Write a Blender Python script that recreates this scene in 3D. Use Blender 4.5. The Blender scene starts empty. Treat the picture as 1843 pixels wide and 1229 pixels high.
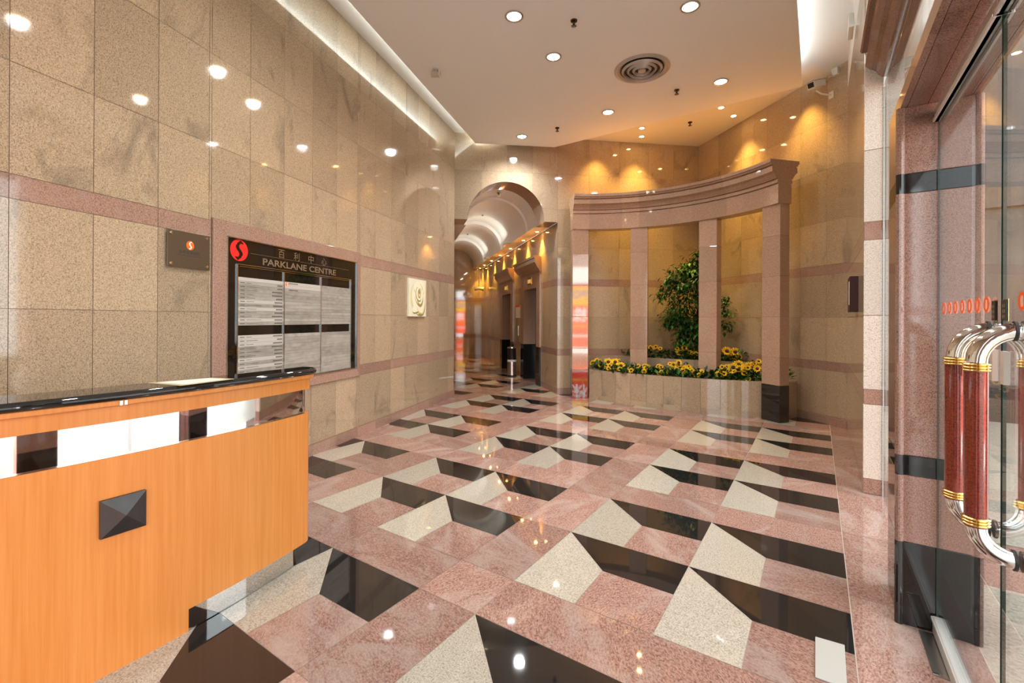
import bpy, bmesh, math, random
from mathutils import Vector, Matrix
R = math.radians
random.seed(7)
C = bpy.context.scene.collection
sc = bpy.context.scene

# ------------------------------------------------------------------ camera
cd = bpy.data.cameras.new('camera')
cam = bpy.data.objects.new('camera', cd)
C.objects.link(cam)
YAW, PIT, ROL, EYE = 0.591875516, 0.00149983806, 0.00482676344, 1.5
fw = Vector((-math.sin(YAW) * math.cos(PIT), math.cos(YAW) * math.cos(PIT), math.sin(PIT)))
rt = Vector((math.cos(YAW), math.sin(YAW), 0))
up = rt.cross(fw)
r2 = rt * math.cos(ROL) + up * math.sin(ROL)
u2 = -rt * math.sin(ROL) + up * math.cos(ROL)
cam.matrix_world = Matrix(((r2.x, u2.x, -fw.x, 0), (r2.y, u2.y, -fw.y, 0), (r2.z, u2.z, -fw.z, EYE), (0, 0, 0, 1)))
cd.sensor_width = 36
cd.lens = 819.0688 / 1843 * 36
cd.shift_y = (572.856 - 614.5) / 1843
cd.clip_start = 0.02
sc.camera = cam

# ------------------------------------------------------------------ world, exposure
w = bpy.data.worlds.new('overcast_sky')
sc.world = w
w.use_nodes = True
bg = w.node_tree.nodes['Background']
bg.inputs[0].default_value = (0.88, 0.95, 1.0, 1)
bg.inputs[1].default_value = 3.7
sc.view_settings.view_transform = 'Standard'
sc.view_settings.look = 'None'
sc.view_settings.gamma = 1
sc.view_settings.use_curve_mapping = False
sc.view_settings.exposure = 0.46
sc.cycles.max_bounces = 10
sc.cycles.glossy_bounces = 6
sc.cycles.transmission_bounces = 8
sc.cycles.sample_clamp_indirect = 8
sc.cycles.use_denoising = True
sc.cycles.caustics_reflective = False
sc.cycles.caustics_refractive = False


def area(name, loc, target, sx, sy, power, col):
    d = bpy.data.lights.new(name, 'AREA')
    d.shape = 'RECTANGLE'
    d.size, d.size_y, d.energy, d.color = sx, sy, power, col
    o = bpy.data.objects.new(name, d)
    C.objects.link(o)
    o.location = loc
    o.rotation_euler = (Vector(target) - Vector(loc)).to_track_quat('-Z', 'Y').to_euler()
    return o


def spot(name, loc, target, power, col, ang=120, blend=1.0, rad=0.04, parent=None):
    d = bpy.data.lights.new(name, 'SPOT')
    d.energy, d.color, d.spot_size, d.spot_blend, d.shadow_soft_size = power, col, R(ang), blend, rad
    o = bpy.data.objects.new(name, d)
    C.objects.link(o)
    o.location = loc
    o.rotation_euler = (Vector(target) - Vector(loc)).to_track_quat('-Z', 'Y').to_euler()
    return o


# plan of the place, metres (floor grid along X and Y, camera over the origin)
ZC = 5.12            # upper ceiling
ZP = 4.88            # dropped ceiling
A2 = Vector((-5.866, 6.702))     # end of left wall / start of arch wall
B2 = Vector((-2.08, 10.04))      # back corner
C2 = Vector((0.345, 7.83))      # right end of the skewed wall
WL0 = Vector((-3.605, 0.0))
WD = Vector((-0.337, 1)).normalized()
T = (B2 - A2).normalized()
T2 = (C2 - B2).normalized()
DC = -T2
XG = 0.478
# cove tubes lying on the upper side of the dropped ceiling
# (each lies 0.3 m in from the panel edge and shines outwards over the gap)
for c_, n_, ln, pw, cl_ in (((-4.60, 4.85), WD, 5.2, 26, (0.95, 1.0, 0.93)), ((-.50, 3.6), Vector((0, 1)), 7.6, 60, (0.97, 1.0, 0.97))):
    dr = Vector((-n_.y, n_.x)) if c_[0] < -2 else Vector((1, 0))
    p_ = Vector(c_) - (dr * .02)
    lt = area('cove_light', (p_.x, p_.y, 4.965), (p_.x + dr.x, p_.y + dr.y, 5.06), 1, 1, pw, cl_)
    lt.data.size, lt.data.size_y = ln, .05
    zz = Vector((-dr.x * .6, -dr.y * .6, -1)).normalized()
    xx = Vector((n_.x, n_.y, 0))
    yy = zz.cross(xx)
    lt.matrix_world = Matrix(((xx.x, yy.x, zz.x, p_.x), (xx.y, yy.y, zz.y, p_.y), (xx.z, yy.z, zz.z, 4.965), (0, 0, 0, 1)))

# ------------------------------------------------------------------ materials


def newmat(name):
    m = bpy.data.materials.new(name)
    m.use_nodes = True
    nt = m.node_tree
    return m, nt, nt.nodes['Principled BSDF']


def simple(name, col, rough=0.5, metal=0.0, ior=1.5, emit=None, es=0.0, trans=0.0, noise=0.0, nscale=30):
    m, nt, b = newmat(name)
    b.inputs['Base Color'].default_value = (*col, 1)
    b.inputs['Roughness'].default_value = rough
    b.inputs['Metallic'].default_value = metal
    b.inputs['IOR'].default_value = ior
    if trans:
        b.inputs['Transmission Weight'].default_value = trans
    if emit:
        b.inputs['Emission Color'].default_value = (*emit, 1)
        b.inputs['Emission Strength'].default_value = es
    if noise:
        tc = nt.nodes.new('ShaderNodeTexCoord')
        n = nt.nodes.new('ShaderNodeTexNoise')
        n.inputs['Scale'].default_value = nscale
        n.inputs['Detail'].default_value = 4
        nt.links.new(tc.outputs['Object'], n.inputs['Vector'])
        mx = nt.nodes.new('ShaderNodeMix')
        mx.data_type = 'RGBA'
        mx.inputs[6].default_value = (*[c * (1 - noise) for c in col], 1)
        mx.inputs[7].default_value = (*[min(1, c * (1 + noise)) for c in col], 1)
        nt.links.new(n.outputs['Fac'], mx.inputs[0])
        nt.links.new(mx.outputs[2], b.inputs['Base Color'])
    return m


def granite(name, c1, c2, speck, vein, rough=0.05, fine=95, vs=1.6, stretch=(1, 1, 0.45), veinlo=0.60, speck_amt=0.5, ior=1.55, coat=0.0, spin=False, ramp=(0.36, 0.60), tone=(0.84, 1.08)):
    """polished stone: fine grain c1/c2, dark specks, soft veins; each tile shifted by its own random value"""
    m, nt, b = newmat(name)
    N, L = nt.nodes.new, nt.links.new
    tc = N('ShaderNodeTexCoord')
    at = N('ShaderNodeAttribute')
    at.attribute_name = 'tv'
    off = N('ShaderNodeVectorMath')
    off.operation = 'SCALE'
    cmb = N('ShaderNodeCombineXYZ')
    for i in range(3):
        cmb.inputs[i].default_value = (37.0, 23.0, 51.0)[i]
    L(cmb.outputs[0], off.inputs[0])
    L(at.outputs['Fac'], off.inputs['Scale'])
    add = N('ShaderNodeVectorMath')
    L(tc.outputs['Object'], add.inputs[0])
    L(off.outputs[0], add.inputs[1])
    src = add.outputs[0]
    if spin:
        vr = N('ShaderNodeVectorRotate')
        vr.rotation_type = 'Z_AXIS'
        mu = N('ShaderNodeMath')
        mu.operation = 'MULTIPLY'
        mu.inputs[1].default_value = 2.2
        L(at.outputs['Fac'], mu.inputs[0])
        L(mu.outputs[0], vr.inputs['Angle'])
        L(src, vr.inputs['Vector'])
        src = vr.outputs[0]
    n1 = N('ShaderNodeTexNoise')
    n1.inputs['Scale'].default_value = fine
    n1.inputs['Detail'].default_value = 2
    n1.inputs['Roughness'].default_value = 0.75
    if spin:
        mp0 = N('ShaderNodeMapping')
        mp0.inputs['Scale'].default_value = (0.5, 1.2, 1)
        L(src, mp0.inputs['Vector'])
        L(mp0.outputs[0], n1.inputs['Vector'])
    else:
        L(src, n1.inputs['Vector'])
    r1 = N('ShaderNodeValToRGB')
    r1.color_ramp.elements[0].position = ramp[0]
    r1.color_ramp.elements[0].color = (*c2, 1)
    r1.color_ramp.elements[1].position = ramp[1]
    r1.color_ramp.elements[1].color = (*c1, 1)
    L(n1.outputs['Fac'], r1.inputs[0])
    # dark specks
    n2 = N('ShaderNodeTexNoise')
    n2.inputs['Scale'].default_value = fine * 0.8
    n2.inputs['Detail'].default_value = 1
    ad2 = N('ShaderNodeVectorMath')
    ad2.inputs[1].default_value = (11.3, 4.1, 7.7)
    L(src, ad2.inputs[0])
    L(ad2.outputs[0], n2.inputs['Vector'])
    r2_ = N('ShaderNodeValToRGB')
    r2_.color_ramp.elements[0].position = 0.56
    r2_.color_ramp.elements[0].color = (0, 0, 0, 1)
    r2_.color_ramp.elements[1].position = 0.66
    r2_.color_ramp.elements[1].color = (speck_amt,) * 3 + (1,)
    L(n2.outputs['Fac'], r2_.inputs[0])
    m1 = N('ShaderNodeMix')
    m1.data_type = 'RGBA'
    m1.inputs[7].default_value = (*speck, 1)
    L(r2_.outputs[0], m1.inputs[0])
    L(r1.outputs[0], m1.inputs[6])
    # veins / clouds
    mp = N('ShaderNodeMapping')
    mp.inputs['Scale'].default_value = stretch
    mp.inputs['Rotation'].default_value = (R(25), R(20), R(15))
    L(src, mp.inputs['Vector'])
    n3 = N('ShaderNodeTexNoise')
    n3.inputs['Scale'].default_value = vs
    n3.inputs['Detail'].default_value = 7
    n3.inputs['Roughness'].default_value = 0.62
    n3.inputs['Distortion'].default_value = 1.3
    L(mp.outputs[0], n3.inputs['Vector'])
    r3 = N('ShaderNodeValToRGB')
    r3.color_ramp.elements[0].position = veinlo
    r3.color_ramp.elements[0].color = (0, 0, 0, 1)
    r3.color_ramp.elements[1].position = min(veinlo + 0.2, 1)
    r3.color_ramp.elements[1].color = (0.85,) * 3 + (1,)
    L(n3.outputs['Fac'], r3.inputs[0])
    m2 = N('ShaderNodeMix')
    m2.data_type = 'RGBA'
    m2.inputs[7].default_value = (*vein, 1)
    L(r3.outputs[0], m2.inputs[0])
    L(m1.outputs[2], m2.inputs[6])
    # slab-to-slab tone
    mr = N('ShaderNodeMapRange')
    mr.inputs['To Min'].default_value = tone[0]
    mr.inputs['To Max'].default_value = tone[1]
    L(at.outputs['Fac'], mr.inputs[0])
    hs = N('ShaderNodeHueSaturation')
    L(mr.outputs[0], hs.inputs['Value'])
    L(m2.outputs[2], hs.inputs['Color'])
    L(hs.outputs[0], b.inputs['Base Color'])
    b.inputs['Roughness'].default_value = rough
    b.inputs['IOR'].default_value = ior
    if coat:
        b.inputs['Coat Weight'].default_value = coat
        b.inputs['Coat Roughness'].default_value = 0.02
    return m


M = {}
M['beige'] = granite('beige_granite', (0.56, 0.43, 0.295), (0.33, 0.24, 0.152), (0.09, 0.07, 0.05), (0.165, 0.135, 0.10), fine=150, vs=1.9, stretch=(1, 1, .55), veinlo=0.565, speck_amt=.45, ior=1.65)
M['joint'] = simple('joint_grout', (0.22, 0.14, 0.09), 0.7)
M['band'] = granite('pink_granite', (0.44, 0.28, 0.215), (0.27, 0.155, 0.115), (0.13, 0.08, 0.065), (0.38, 0.26, 0.21), fine=130, vs=3, veinlo=0.5, ior=1.6)
M['fpink'] = granite('floor_pink_granite', (0.43, 0.275, 0.23), (0.25, 0.12, 0.095), (0.10, 0.06, 0.052), (0.44, 0.35, 0.315), fine=115, vs=2.6, stretch=(0.45, 1.1, 1), veinlo=0.50, speck_amt=0.55, rough=0.035, ior=1.62, spin=True, ramp=(.36, .62), tone=(.78, 1.1))
M['fbeige'] = granite('floor_beige_granite', (0.51, 0.465, 0.395), (0.33, 0.295, 0.24), (0.20, 0.175, 0.15), (0.52, 0.42, 0.33), fine=150, vs=1.5, veinlo=0.6, rough=0.035, ior=1.62, speck_amt=0.6)
M['fblack'] = granite('black_granite', (0.017, 0.016, 0.016), (0.010, 0.010, 0.010), (0.03, 0.03, 0.03), (0.022, 0.020, 0.019), fine=160, rough=0.03, ior=1.62, speck_amt=0.25)
M['fjoint'] = simple('floor_joint', (0.50, 0.42, 0.36), 0.5)
M['red'] = granite('red_granite', (0.37, 0.235, 0.185), (0.21, 0.108, 0.08), (0.06, 0.05, 0.05), (0.33, 0.25, 0.225), fine=240, vs=2.2, veinlo=0.55, speck_amt=0.7, rough=0.06, ior=1.6)
M['rose'] = granite('rose_granite', (0.60, 0.395, 0.275), (0.36, 0.205, 0.135), (0.13, 0.075, 0.05), (0.42, 0.265, 0.195), fine=170, vs=3, veinlo=0.52, speck_amt=0.6, rough=0.05, ior=1.6)
M['post'] = granite('pale_granite', (0.76, 0.71, 0.63), (0.56, 0.51, 0.44), (0.2, 0.17, 0.14), (0.5, 0.43, 0.37), fine=170, veinlo=0.62, ior=1.55)
M['ceil'] = simple('ceiling_paint', (0.93, 0.95, 0.97), 0.55)
M['white'] = simple('white_paint', (0.84, 0.83, 0.80), 0.55)
M['plaster'] = simple('matt_plaster', (0.80, 0.79, 0.76), 0.95, ior=1.08)
M['vault'] = simple('vault_paint', (0.90, 0.89, 0.88), 0.55)
M['chrome'] = simple('chrome', (0.80, 0.79, 0.77), 0.08, 1.0)
M['mirror'] = simple('mirror_steel', (0.72, 0.70, 0.69), 0.025, 1.0)
M['steel'] = simple('brushed_steel', (0.55, 0.54, 0.52), 0.28, 1.0)
M['darksteel'] = simple('dark_bronze_steel', (0.10, 0.075, 0.055), 0.25, 1.0)
M['alu'] = simple('satin_aluminium', (0.72, 0.71, 0.68), 0.32, 0.6)
M['brass'] = simple('brass', (0.83, 0.58, 0.20), 0.16, 1.0)
M['bronze'] = simple('bronze_plaque', (0.20, 0.155, 0.105), 0.30, 0.75)
M['goldtext'] = simple('aged_gold_letters', (0.30, 0.22, 0.14), 0.35, 0.5)
M['blackglass'] = simple('black_glass', (0.012, 0.009, 0.007), 0.03, ior=1.6)
M['slat'] = granite('name_slat', (0.36, 0.34, 0.30), (0.25, 0.235, 0.205), (.3, .28, .25), (.40, .38, .34), fine=7, vs=3, stretch=(.4, .4, 30), veinlo=.45, speck_amt=.2, rough=.35, ior=1.5)
M['slatw'] = simple('name_slat_white', (0.52, 0.50, 0.465), 0.45, 0.1)
M['ink'] = simple('ink', (0.05, 0.045, 0.04), 0.6)
M['redlogo'] = simple('red_logo', (0.85, 0.02, 0.015), 0.4)
M['orangelogo'] = simple('orange_logo', (0.90, 0.16, 0.01), 0.4)
M['whiteink'] = simple('white_ink', (0.86, 0.85, 0.82), 0.5)
M['paper'] = simple('paper', (0.80, 0.78, 0.74), 0.6)
M['buff'] = simple('buff_card', (0.55, 0.47, 0.28), 0.5)
M['darkmetal'] = simple('gunmetal', (0.042, 0.038, 0.036), 0.30, 0.4, noise=0.35, nscale=14)
M['blackpl'] = simple('black_plastic', (0.012, 0.011, 0.010), 0.4)
M['beigepl'] = simple('beige_plastic', (0.60, 0.55, 0.47), 0.45)
M['whitepl'] = simple('white_plastic', (0.80, 0.79, 0.75), 0.4)
M['redbox'] = simple('dark_red_enamel', (0.035, 0.004, 0.003), 0.5)
M['soil'] = simple('soil', (0.022, 0.014, 0.009), 0.95, noise=0.5)
M['leaf'] = simple('leaf', (0.03, 0.15, 0.014), 0.42, noise=0.55, nscale=9)
M['leafd'] = simple('leaf_dark', (0.012, 0.062, 0.009), 0.5, noise=0.6, nscale=12)
M['bark'] = simple('bark', (0.06, 0.035, 0.02), 0.9, noise=0.4)
M['petal'] = simple('yellow_petal', (0.95, 0.56, 0.02), 0.55, noise=0.2, nscale=40)
M['disc'] = simple('seed_disc', (0.035, 0.012, 0.004), 0.8)
M['lampw'] = simple('lamp_warm', (1, 0.9, 0.7), 0.5, emit=(1.0, 0.80, 0.50), es=40)
M['lampc'] = simple('lamp_cool', (1, 1, 1), 0.5, emit=(0.90, 0.97, 1.0), es=40)
M['lampg'] = simple('lamp_gold', (1, 0.8, 0.4), 0.5, emit=(1.0, 0.62, 0.20), es=70)
M['uplamp'] = simple('uplight_tube', (1, 1, 0.9), 0.5, emit=(1.0, 0.97, 0.80), es=14)
M['lit'] = simple('lit_indicator', (1, 0.6, 0.2), 0.5, emit=(1.0, 0.50, 0.12), es=.35)
M['orange'] = simple('orange_decal', (0.95, 0.13, 0.01), 0.45, emit=None)
M['redgrip'] = granite('red_grip_lacquer', (0.27, 0.034, 0.017), (0.14, 0.014, 0.009), (0.035, 0.010, 0.008), (0.33, 0.05, 0.025), fine=200, vs=8, veinlo=0.5, speck_amt=0.5, rough=0.12, ior=1.5, coat=0.6)
M['pave'] = granite('pavement', (0.60, 0.55, 0.47), (0.42, 0.38, 0.32), (0.25, 0.22, 0.18), (0.5, 0.45, 0.38), fine=60, rough=0.35, ior=1.45)
M['extdark'] = simple('dark_stone_facade', (0.10, 0.085, 0.075), 0.25, noise=0.4, nscale=3)
M['petalw1'] = simple('rose_cream', (0.90, 0.87, 0.66), 0.6)
M['petalw2'] = simple('rose_ivory', (0.74, 0.66, 0.34), 0.6)
M['petalw3'] = simple('rose_shade', (0.36, 0.28, 0.09), 0.6)
M['canvas'] = simple('print_canvas', (0.80, 0.80, 0.64), 0.6)
M['sgy'] = simple('sign_yellow', (0.95, 0.55, 0.03), 0.5, emit=(1.0, 0.52, 0.03), es=11.0)
M['sgr'] = simple('sign_red', (0.85, 0.06, 0.03), 0.5, emit=(1.0, 0.08, 0.035), es=11.0)
M['sgw'] = simple('sign_white', (0.9, 0.9, 0.9), 0.5, emit=(1.0, 0.98, 0.97), es=11.0)
M['sgo'] = simple('sign_orange', (0.95, 0.3, 0.02), 0.5, emit=(1.0, 0.30, 0.02), es=11.0)
M['sgb'] = simple('sign_blue', (0.3, 0.3, 0.6), 0.5, emit=(0.42, 0.42, 0.75), es=6.0)


def glassmat():
    m, nt, b = newmat('clear_glass')
    nt.nodes.remove(b)
    N, L = nt.nodes.new, nt.links.new
    out = nt.nodes['Material Output']
    tr = N('ShaderNodeBsdfTransparent')
    tr.inputs[0].default_value = (0.93, 0.95, 0.94, 1)
    gl = N('ShaderNodeBsdfGlossy')
    gl.inputs['Roughness'].default_value = 0.0
    fr = N('ShaderNodeFresnel')
    ge = N('ShaderNodeNewGeometry')
    mi = N('ShaderNodeMapRange')          # same reflectance from either side of the sheet
    mi.inputs['To Min'].default_value = 1.5
    mi.inputs['To Max'].default_value = 1 / 1.5
    L(ge.outputs['Backfacing'], mi.inputs[0])
    L(mi.outputs[0], fr.inputs['IOR'])
    mx = N('ShaderNodeMixShader')
    L(fr.outputs[0], mx.inputs[0])
    L(tr.outputs[0], mx.inputs[1])
    L(gl.outputs[0], mx.inputs[2])
    L(mx.outputs[0], out.inputs[0])
    return m


M['glass'] = glassmat()
M['glassedge'] = simple('green_glass_edge', (0.012, 0.035, 0.026), 0.1, ior=1.5)


def woodmat():
    m, nt, b = newmat('orange_veneer')
    N, L = nt.nodes.new, nt.links.new
    tc = N('ShaderNodeTexCoord')
    mp = N('ShaderNodeMapping')
    mp.inputs['Scale'].default_value = (28, 28, 0.8)
    L(tc.outputs['Object'], mp.inputs['Vector'])
    n = N('ShaderNodeTexNoise')
    n.inputs['Scale'].default_value = 2.2
    n.inputs['Detail'].default_value = 7
    n.inputs['Roughness'].default_value = 0.65
    L(mp.outputs[0], n.inputs['Vector'])
    r = N('ShaderNodeValToRGB')
    r.color_ramp.elements[0].position = 0.30
    r.color_ramp.elements[0].color = (0.56, 0.19, 0.036, 1)
    r.color_ramp.elements[1].position = 0.68
    r.color_ramp.elements[1].color = (0.66, 0.255, 0.065, 1)
    L(n.outputs['Fac'], r.inputs[0])
    L(r.outputs[0], b.inputs['Base Color'])
    b.inputs['Roughness'].default_value = 0.28
    b.inputs['IOR'].default_value = 1.45
    return m


M['wood'] = woodmat()

# ------------------------------------------------------------------ mesh helpers


class MB:
    def __init__(self):
        self.v, self.f, self.m, self.t = [], [], [], []
        self.mats = []

    def mi(self, mat):
        if mat not in self.mats:
            self.mats.append(mat)
        return self.mats.index(mat)

    def face(self, pts, mat, tv=None):
        n = len(self.v)
        self.v += [tuple(p) for p in pts]
        self.f.append(tuple(range(n, n + len(pts))))
        self.m.append(self.mi(mat))
        self.t.append(random.random() if tv is None else tv)

    def grid(self, rows, mat, closed=False, tv=0.5, flip=False):
        """rows of equally long point lists, shared vertices"""
        n = len(self.v)
        k = len(rows[0])
        for r in rows:
            self.v += [tuple(p) for p in r]
        for i in range(len(rows) - 1):
            for j in range(k if closed else k - 1):
                a, b = n + i * k + j, n + i * k + (j + 1) % k
                q = (a, b, b + k, a + k)
                self.f.append(q[::-1] if flip else q)
                self.m.append(self.mi(mat))
                self.t.append(tv)

    def box(self, c, sx, sy, sz, mat, ang=0.0, tv=None):
        """c is the centre of the base; ang turns about z"""
        cx, cy, cz = c
        ca, sa = math.cos(ang), math.sin(ang)
        P = []
        for z in (cz, cz + sz):
            for dx, dy in ((-1, -1), (1, -1), (1, 1), (-1, 1)):
                x, y = dx * sx / 2, dy * sy / 2
                P.append((cx + x * ca - y * sa, cy + x * sa + y * ca, z))
        self.hexa(P, mat, tv)

    def hexa(self, P, mat, tv=None):
        n = len(self.v)
        self.v += [tuple(p) for p in P]
        tv = random.random() if tv is None else tv
        for q in ((0, 3, 2, 1), (4, 5, 6, 7), (0, 1, 5, 4), (1, 2, 6, 5), (2, 3, 7, 6), (3, 0, 4, 7)):
            self.f.append(tuple(n + i for i in q))
            self.m.append(self.mi(mat))
            self.t.append(tv)

    def prism(self, poly, z0, z1, mat, tv=0.5, top=None):
        """vertical prism over a plan polygon (ccw)"""
        k = len(poly)
        n = len(self.v)
        self.v += [(p[0], p[1], z0) for p in poly] + [(p[0], p[1], z1) for p in poly]
        for i in range(k):
            j = (i + 1) % k
            self.f.append((n + i, n + j, n + k + j, n + k + i))
            self.m.append(self.mi(mat))
            self.t.append(tv)
        self.f.append(tuple(n + k + i for i in range(k)))
        self.m.append(self.mi(top or mat))
        self.t.append(tv)
        self.f.append(tuple(n + i for i in reversed(range(k))))
        self.m.append(self.mi(mat))
        self.t.append(tv)

    def tube(self, pts, rad, mat, seg=14, caps=True):
        pts = [Vector(p) for p in pts]
        rows = []
        prev = None
        for i, p in enumerate(pts):
            d = (pts[min(i + 1, len(pts) - 1)] - pts[max(i - 1, 0)]).normalized()
            if prev is None:
                a = d.orthogonal().normalized()
            else:
                a = (prev - d * prev.dot(d)).normalized()
            prev = a
            b = d.cross(a)
            r = rad[i] if isinstance(rad, (list, tuple)) else rad
            rows.append([p + a * (r * math.cos(2 * math.pi * j / seg)) + b * (r * math.sin(2 * math.pi * j / seg)) for j in range(seg)])
        self.grid(rows, mat, closed=True)
        if caps:
            self.face(rows[0][::-1], mat, 0.5)
            self.face(rows[-1], mat, 0.5)

    def lathe(self, c, prof, mat, seg=28, axis=(0, 0, 1)):
        ax = Vector(axis).normalized()
        a = ax.orthogonal().normalized()
        b = ax.cross(a)
        c = Vector(c)
        rows = [[c + ax * z + a * (r * math.cos(2 * math.pi * j / seg)) + b * (r * math.sin(2 * math.pi * j / seg)) for j in range(seg)] for r, z in prof]
        self.grid(rows, mat, closed=True)

    def build(self, name, parent=None, smooth=False, bevel=0.0):
        off = parent_world(parent) if parent else Vector((0, 0, 0))
        me = bpy.data.meshes.new(name)
        me.from_pydata([(x - off.x, y - off.y, z - off.z) for x, y, z in self.v], [], self.f)
        for mt in self.mats:
            me.materials.append(mt)
        for p, i in zip(me.polygons, self.m):
            p.material_index = i
            p.use_smooth = smooth
        att = me.attributes.new('tv', 'FLOAT', 'FACE')
        att.data.foreach_set('value', self.t)
        if smooth:
            me.set_sharp_from_angle(angle=R(40))
        o = bpy.data.objects.new(name, me)
        C.objects.link(o)
        if parent:
            o.parent = parent
        if bevel:
            bv = o.modifiers.new('bevel', 'BEVEL')
            bv.width = bevel
            bv.segments = 2
            bv.limit_method = 'ANGLE'
        return o


def parent_world(o):
    v = Vector((0, 0, 0))
    while o:
        v += o.location
        o = o.parent
    return v


def thing(name, label, cat, loc, group=None, kind=None):
    o = bpy.data.objects.new(name, None)
    C.objects.link(o)
    o.location = loc
    o.empty_display_size = 0.1
    tag(o, label, cat, group, kind)
    return o


def tag(o, label=None, cat=None, group=None, kind=None):
    if label:
        o['label'] = label
    if cat:
        o['category'] = cat
    if group:
        o['group'] = group
    if kind:
        o['kind'] = kind
    return o


def struct(o, label, cat):
    return tag(o, label, cat, None, 'structure')


def kids(o):
    return [c for c in C.objects if c.parent == o]


def copy_tree(root, loc, label=None, group=None, rot=None, cache={}):
    k = root.name
    if k not in cache:
        cache[k] = [(c, kids(c)) for c in kids(root)]
    r = root.copy()
    C.objects.link(r)
    r.location = loc
    if rot is not None:
        r.rotation_euler = rot
    if label:
        r['label'] = label
    if group:
        r['group'] = group
    for c, gs in cache[k]:
        d = c.copy()
        C.objects.link(d)
        d.parent = r
        for g in gs:
            e = g.copy()
            C.objects.link(e)
            e.parent = d
    return r


class Frame:
    """wall frame: u along the wall, d out of it, z up"""

    def __init__(self, o, t, n):
        self.o, self.t, self.n = Vector(o).to_2d(), Vector(t).to_2d(), Vector(n).to_2d()

    def p(self, u, z, d=0.0):
        q = self.o + self.t * u + self.n * d
        return (q.x, q.y, z)


def text_polys(body, weight=0.0):
    cu = bpy.data.curves.new('txt', 'FONT')
    cu.body = body
    cu.resolution_u = 3
    cu.offset = weight
    o = bpy.data.objects.new('txt', cu)
    C.objects.link(o)
    bpy.context.view_layer.update()
    dg = bpy.context.evaluated_depsgraph_get()
    me = bpy.data.meshes.new_from_object(o.evaluated_get(dg))
    V = [tuple(v.co) for v in me.vertices]
    F = [tuple(p.vertices) for p in me.polygons]
    bpy.data.objects.remove(o)
    bpy.data.curves.remove(cu)
    bpy.data.meshes.remove(me)
    return V, F


def put_text(mb, body, fr, u0, u1, z0, z1, d, mat, mirror=False, weight=0.0):
    V, F = text_polys(body, weight)
    if not V:
        return
    xs = [v[0] for v in V]
    ys = [v[1] for v in V]
    x0, x1, y0, y1 = min(xs), max(xs), min(ys), max(ys)
    pts = []
    for x, y, _ in V:
        a = (x - x0) / (x1 - x0)
        if mirror:
            a = 1 - a
        pts.append(fr.p(u0 + (u1 - u0) * a, z0 + (z1 - z0) * (y - y0) / (y1 - y0), d))
    n = len(mb.v)
    mb.v += pts
    for f in F:
        mb.f.append(tuple(n + i for i in f))
        mb.m.append(mb.mi(mat))
        mb.t.append(0.5)


def s_logo(mb, fr, uc, zc, ru, rz, d, mdisc, ms):
    """disc with an S-shaped swoosh"""
    k = 40
    mb.face([fr.p(uc + ru * math.cos(2 * math.pi * i / k), zc + rz * math.sin(2 * math.pi * i / k), d) for i in range(k)], mdisc, 0.5)
    # S centre line with a waist, wedge ends like arrow heads
    L_, R_ = [], []
    n = 24
    for i in range(n + 1):
        t = -1 + 2 * i / n
        cx = 0.25 * math.sin(-t * math.pi * 1.1) + .10 * t
        wd = 0.22 * (1 - 0.35 * abs(t)) if abs(t) < 0.86 else 0.22 * (1 - abs(t)) * 3.2
        L_.append((cx - wd, t * 0.80))
        R_.append((cx + wd, t * 0.80))
    for sg_ in (-1, 1):
        q = [(-.40 + .12 * sg_, .62 * sg_), (.40 + .12 * sg_, .62 * sg_), (.16 * sg_, .93 * sg_)]
        mb.face([fr.p(uc + ru * x, zc + rz * y, d + 0.0018) for x, y in (q if sg_ > 0 else q[::-1])], ms, 0.5)
    for i in range(n):
        q = [L_[i], R_[i], R_[i + 1], L_[i + 1]]
        mb.face([fr.p(uc + ru * x, zc + rz * y, d + 0.0015) for x, y in q], ms, 0.5)


def tile_wall(mb, fr, us, zs, hole=None, g=0.0016, arch=None, back=0.004):
    """us: column breaks; zs: [(z0,z1,mat)] courses; arch=(uc,r,zspring)"""
    for z0, z1, mt in zs:
        cols = us if mt is not M['band'] else us[::2] + ([us[-1]] if us[-1] not in us[::2] else [])
        for a, b in zip(cols, cols[1:]):
            subs = [(a, b)]
            if hole:
                subs = []
                cuts = sorted({a, b} | {h for hh in hole for h in (hh[0], hh[1]) if a < h < b})
                for p, q in zip(cuts, cuts[1:]):
                    subs.append((p, q))
            for p, q in subs:
                lo, hi = z0, z1
                if hole:
                    dead = False
                    for h0, h1, hz0, hz1 in hole:
                        if p >= h0 - 1e-4 and q <= h1 + 1e-4:
                            if hz0 <= lo + 1e-4 and hz1 >= hi - 1e-4:
                                dead = True
                            elif hz0 <= lo + 1e-4 and hz1 > lo:
                                lo = hz1
                            elif hz1 >= hi - 1e-4 and hz0 < hi:
                                hi = hz0
                    if dead:
                        continue
                tv = random.random()
                x0, x1 = p + g, q - g
                y0, y1 = lo + g, hi - g
                if arch and x1 > arch[0] - arch[1] and x0 < arch[0] + arch[1] and y0 < arch[2] + arch[1]:
                    uc, r, zsng = arch
                    n = 16
                    xs = [x0 + (x1 - x0) * i / n for i in range(n + 1)]
                    for extra in (uc - r, uc + r):
                        if x0 < extra < x1:
                            xs.append(extra)
                    xs.sort()

                    def f(x):
                        k = r * r - (x - uc) ** 2
                        return zsng + math.sqrt(k) if k > 0 else -1
                    for s, e in zip(xs, xs[1:]):
                        bs, be = max(y0, f(s)), max(y0, f(e))
                        if bs >= y1 and be >= y1:
                            continue
                        bs, be = min(bs, y1), min(be, y1)
                        mb.face([fr.p(s, bs), fr.p(e, be), fr.p(e, y1), fr.p(s, y1)], mt, tv)
                    continue
                mb.face([fr.p(x0, y0), fr.p(x1, y0), fr.p(x1, y1), fr.p(x0, y1)], mt, tv)


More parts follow.
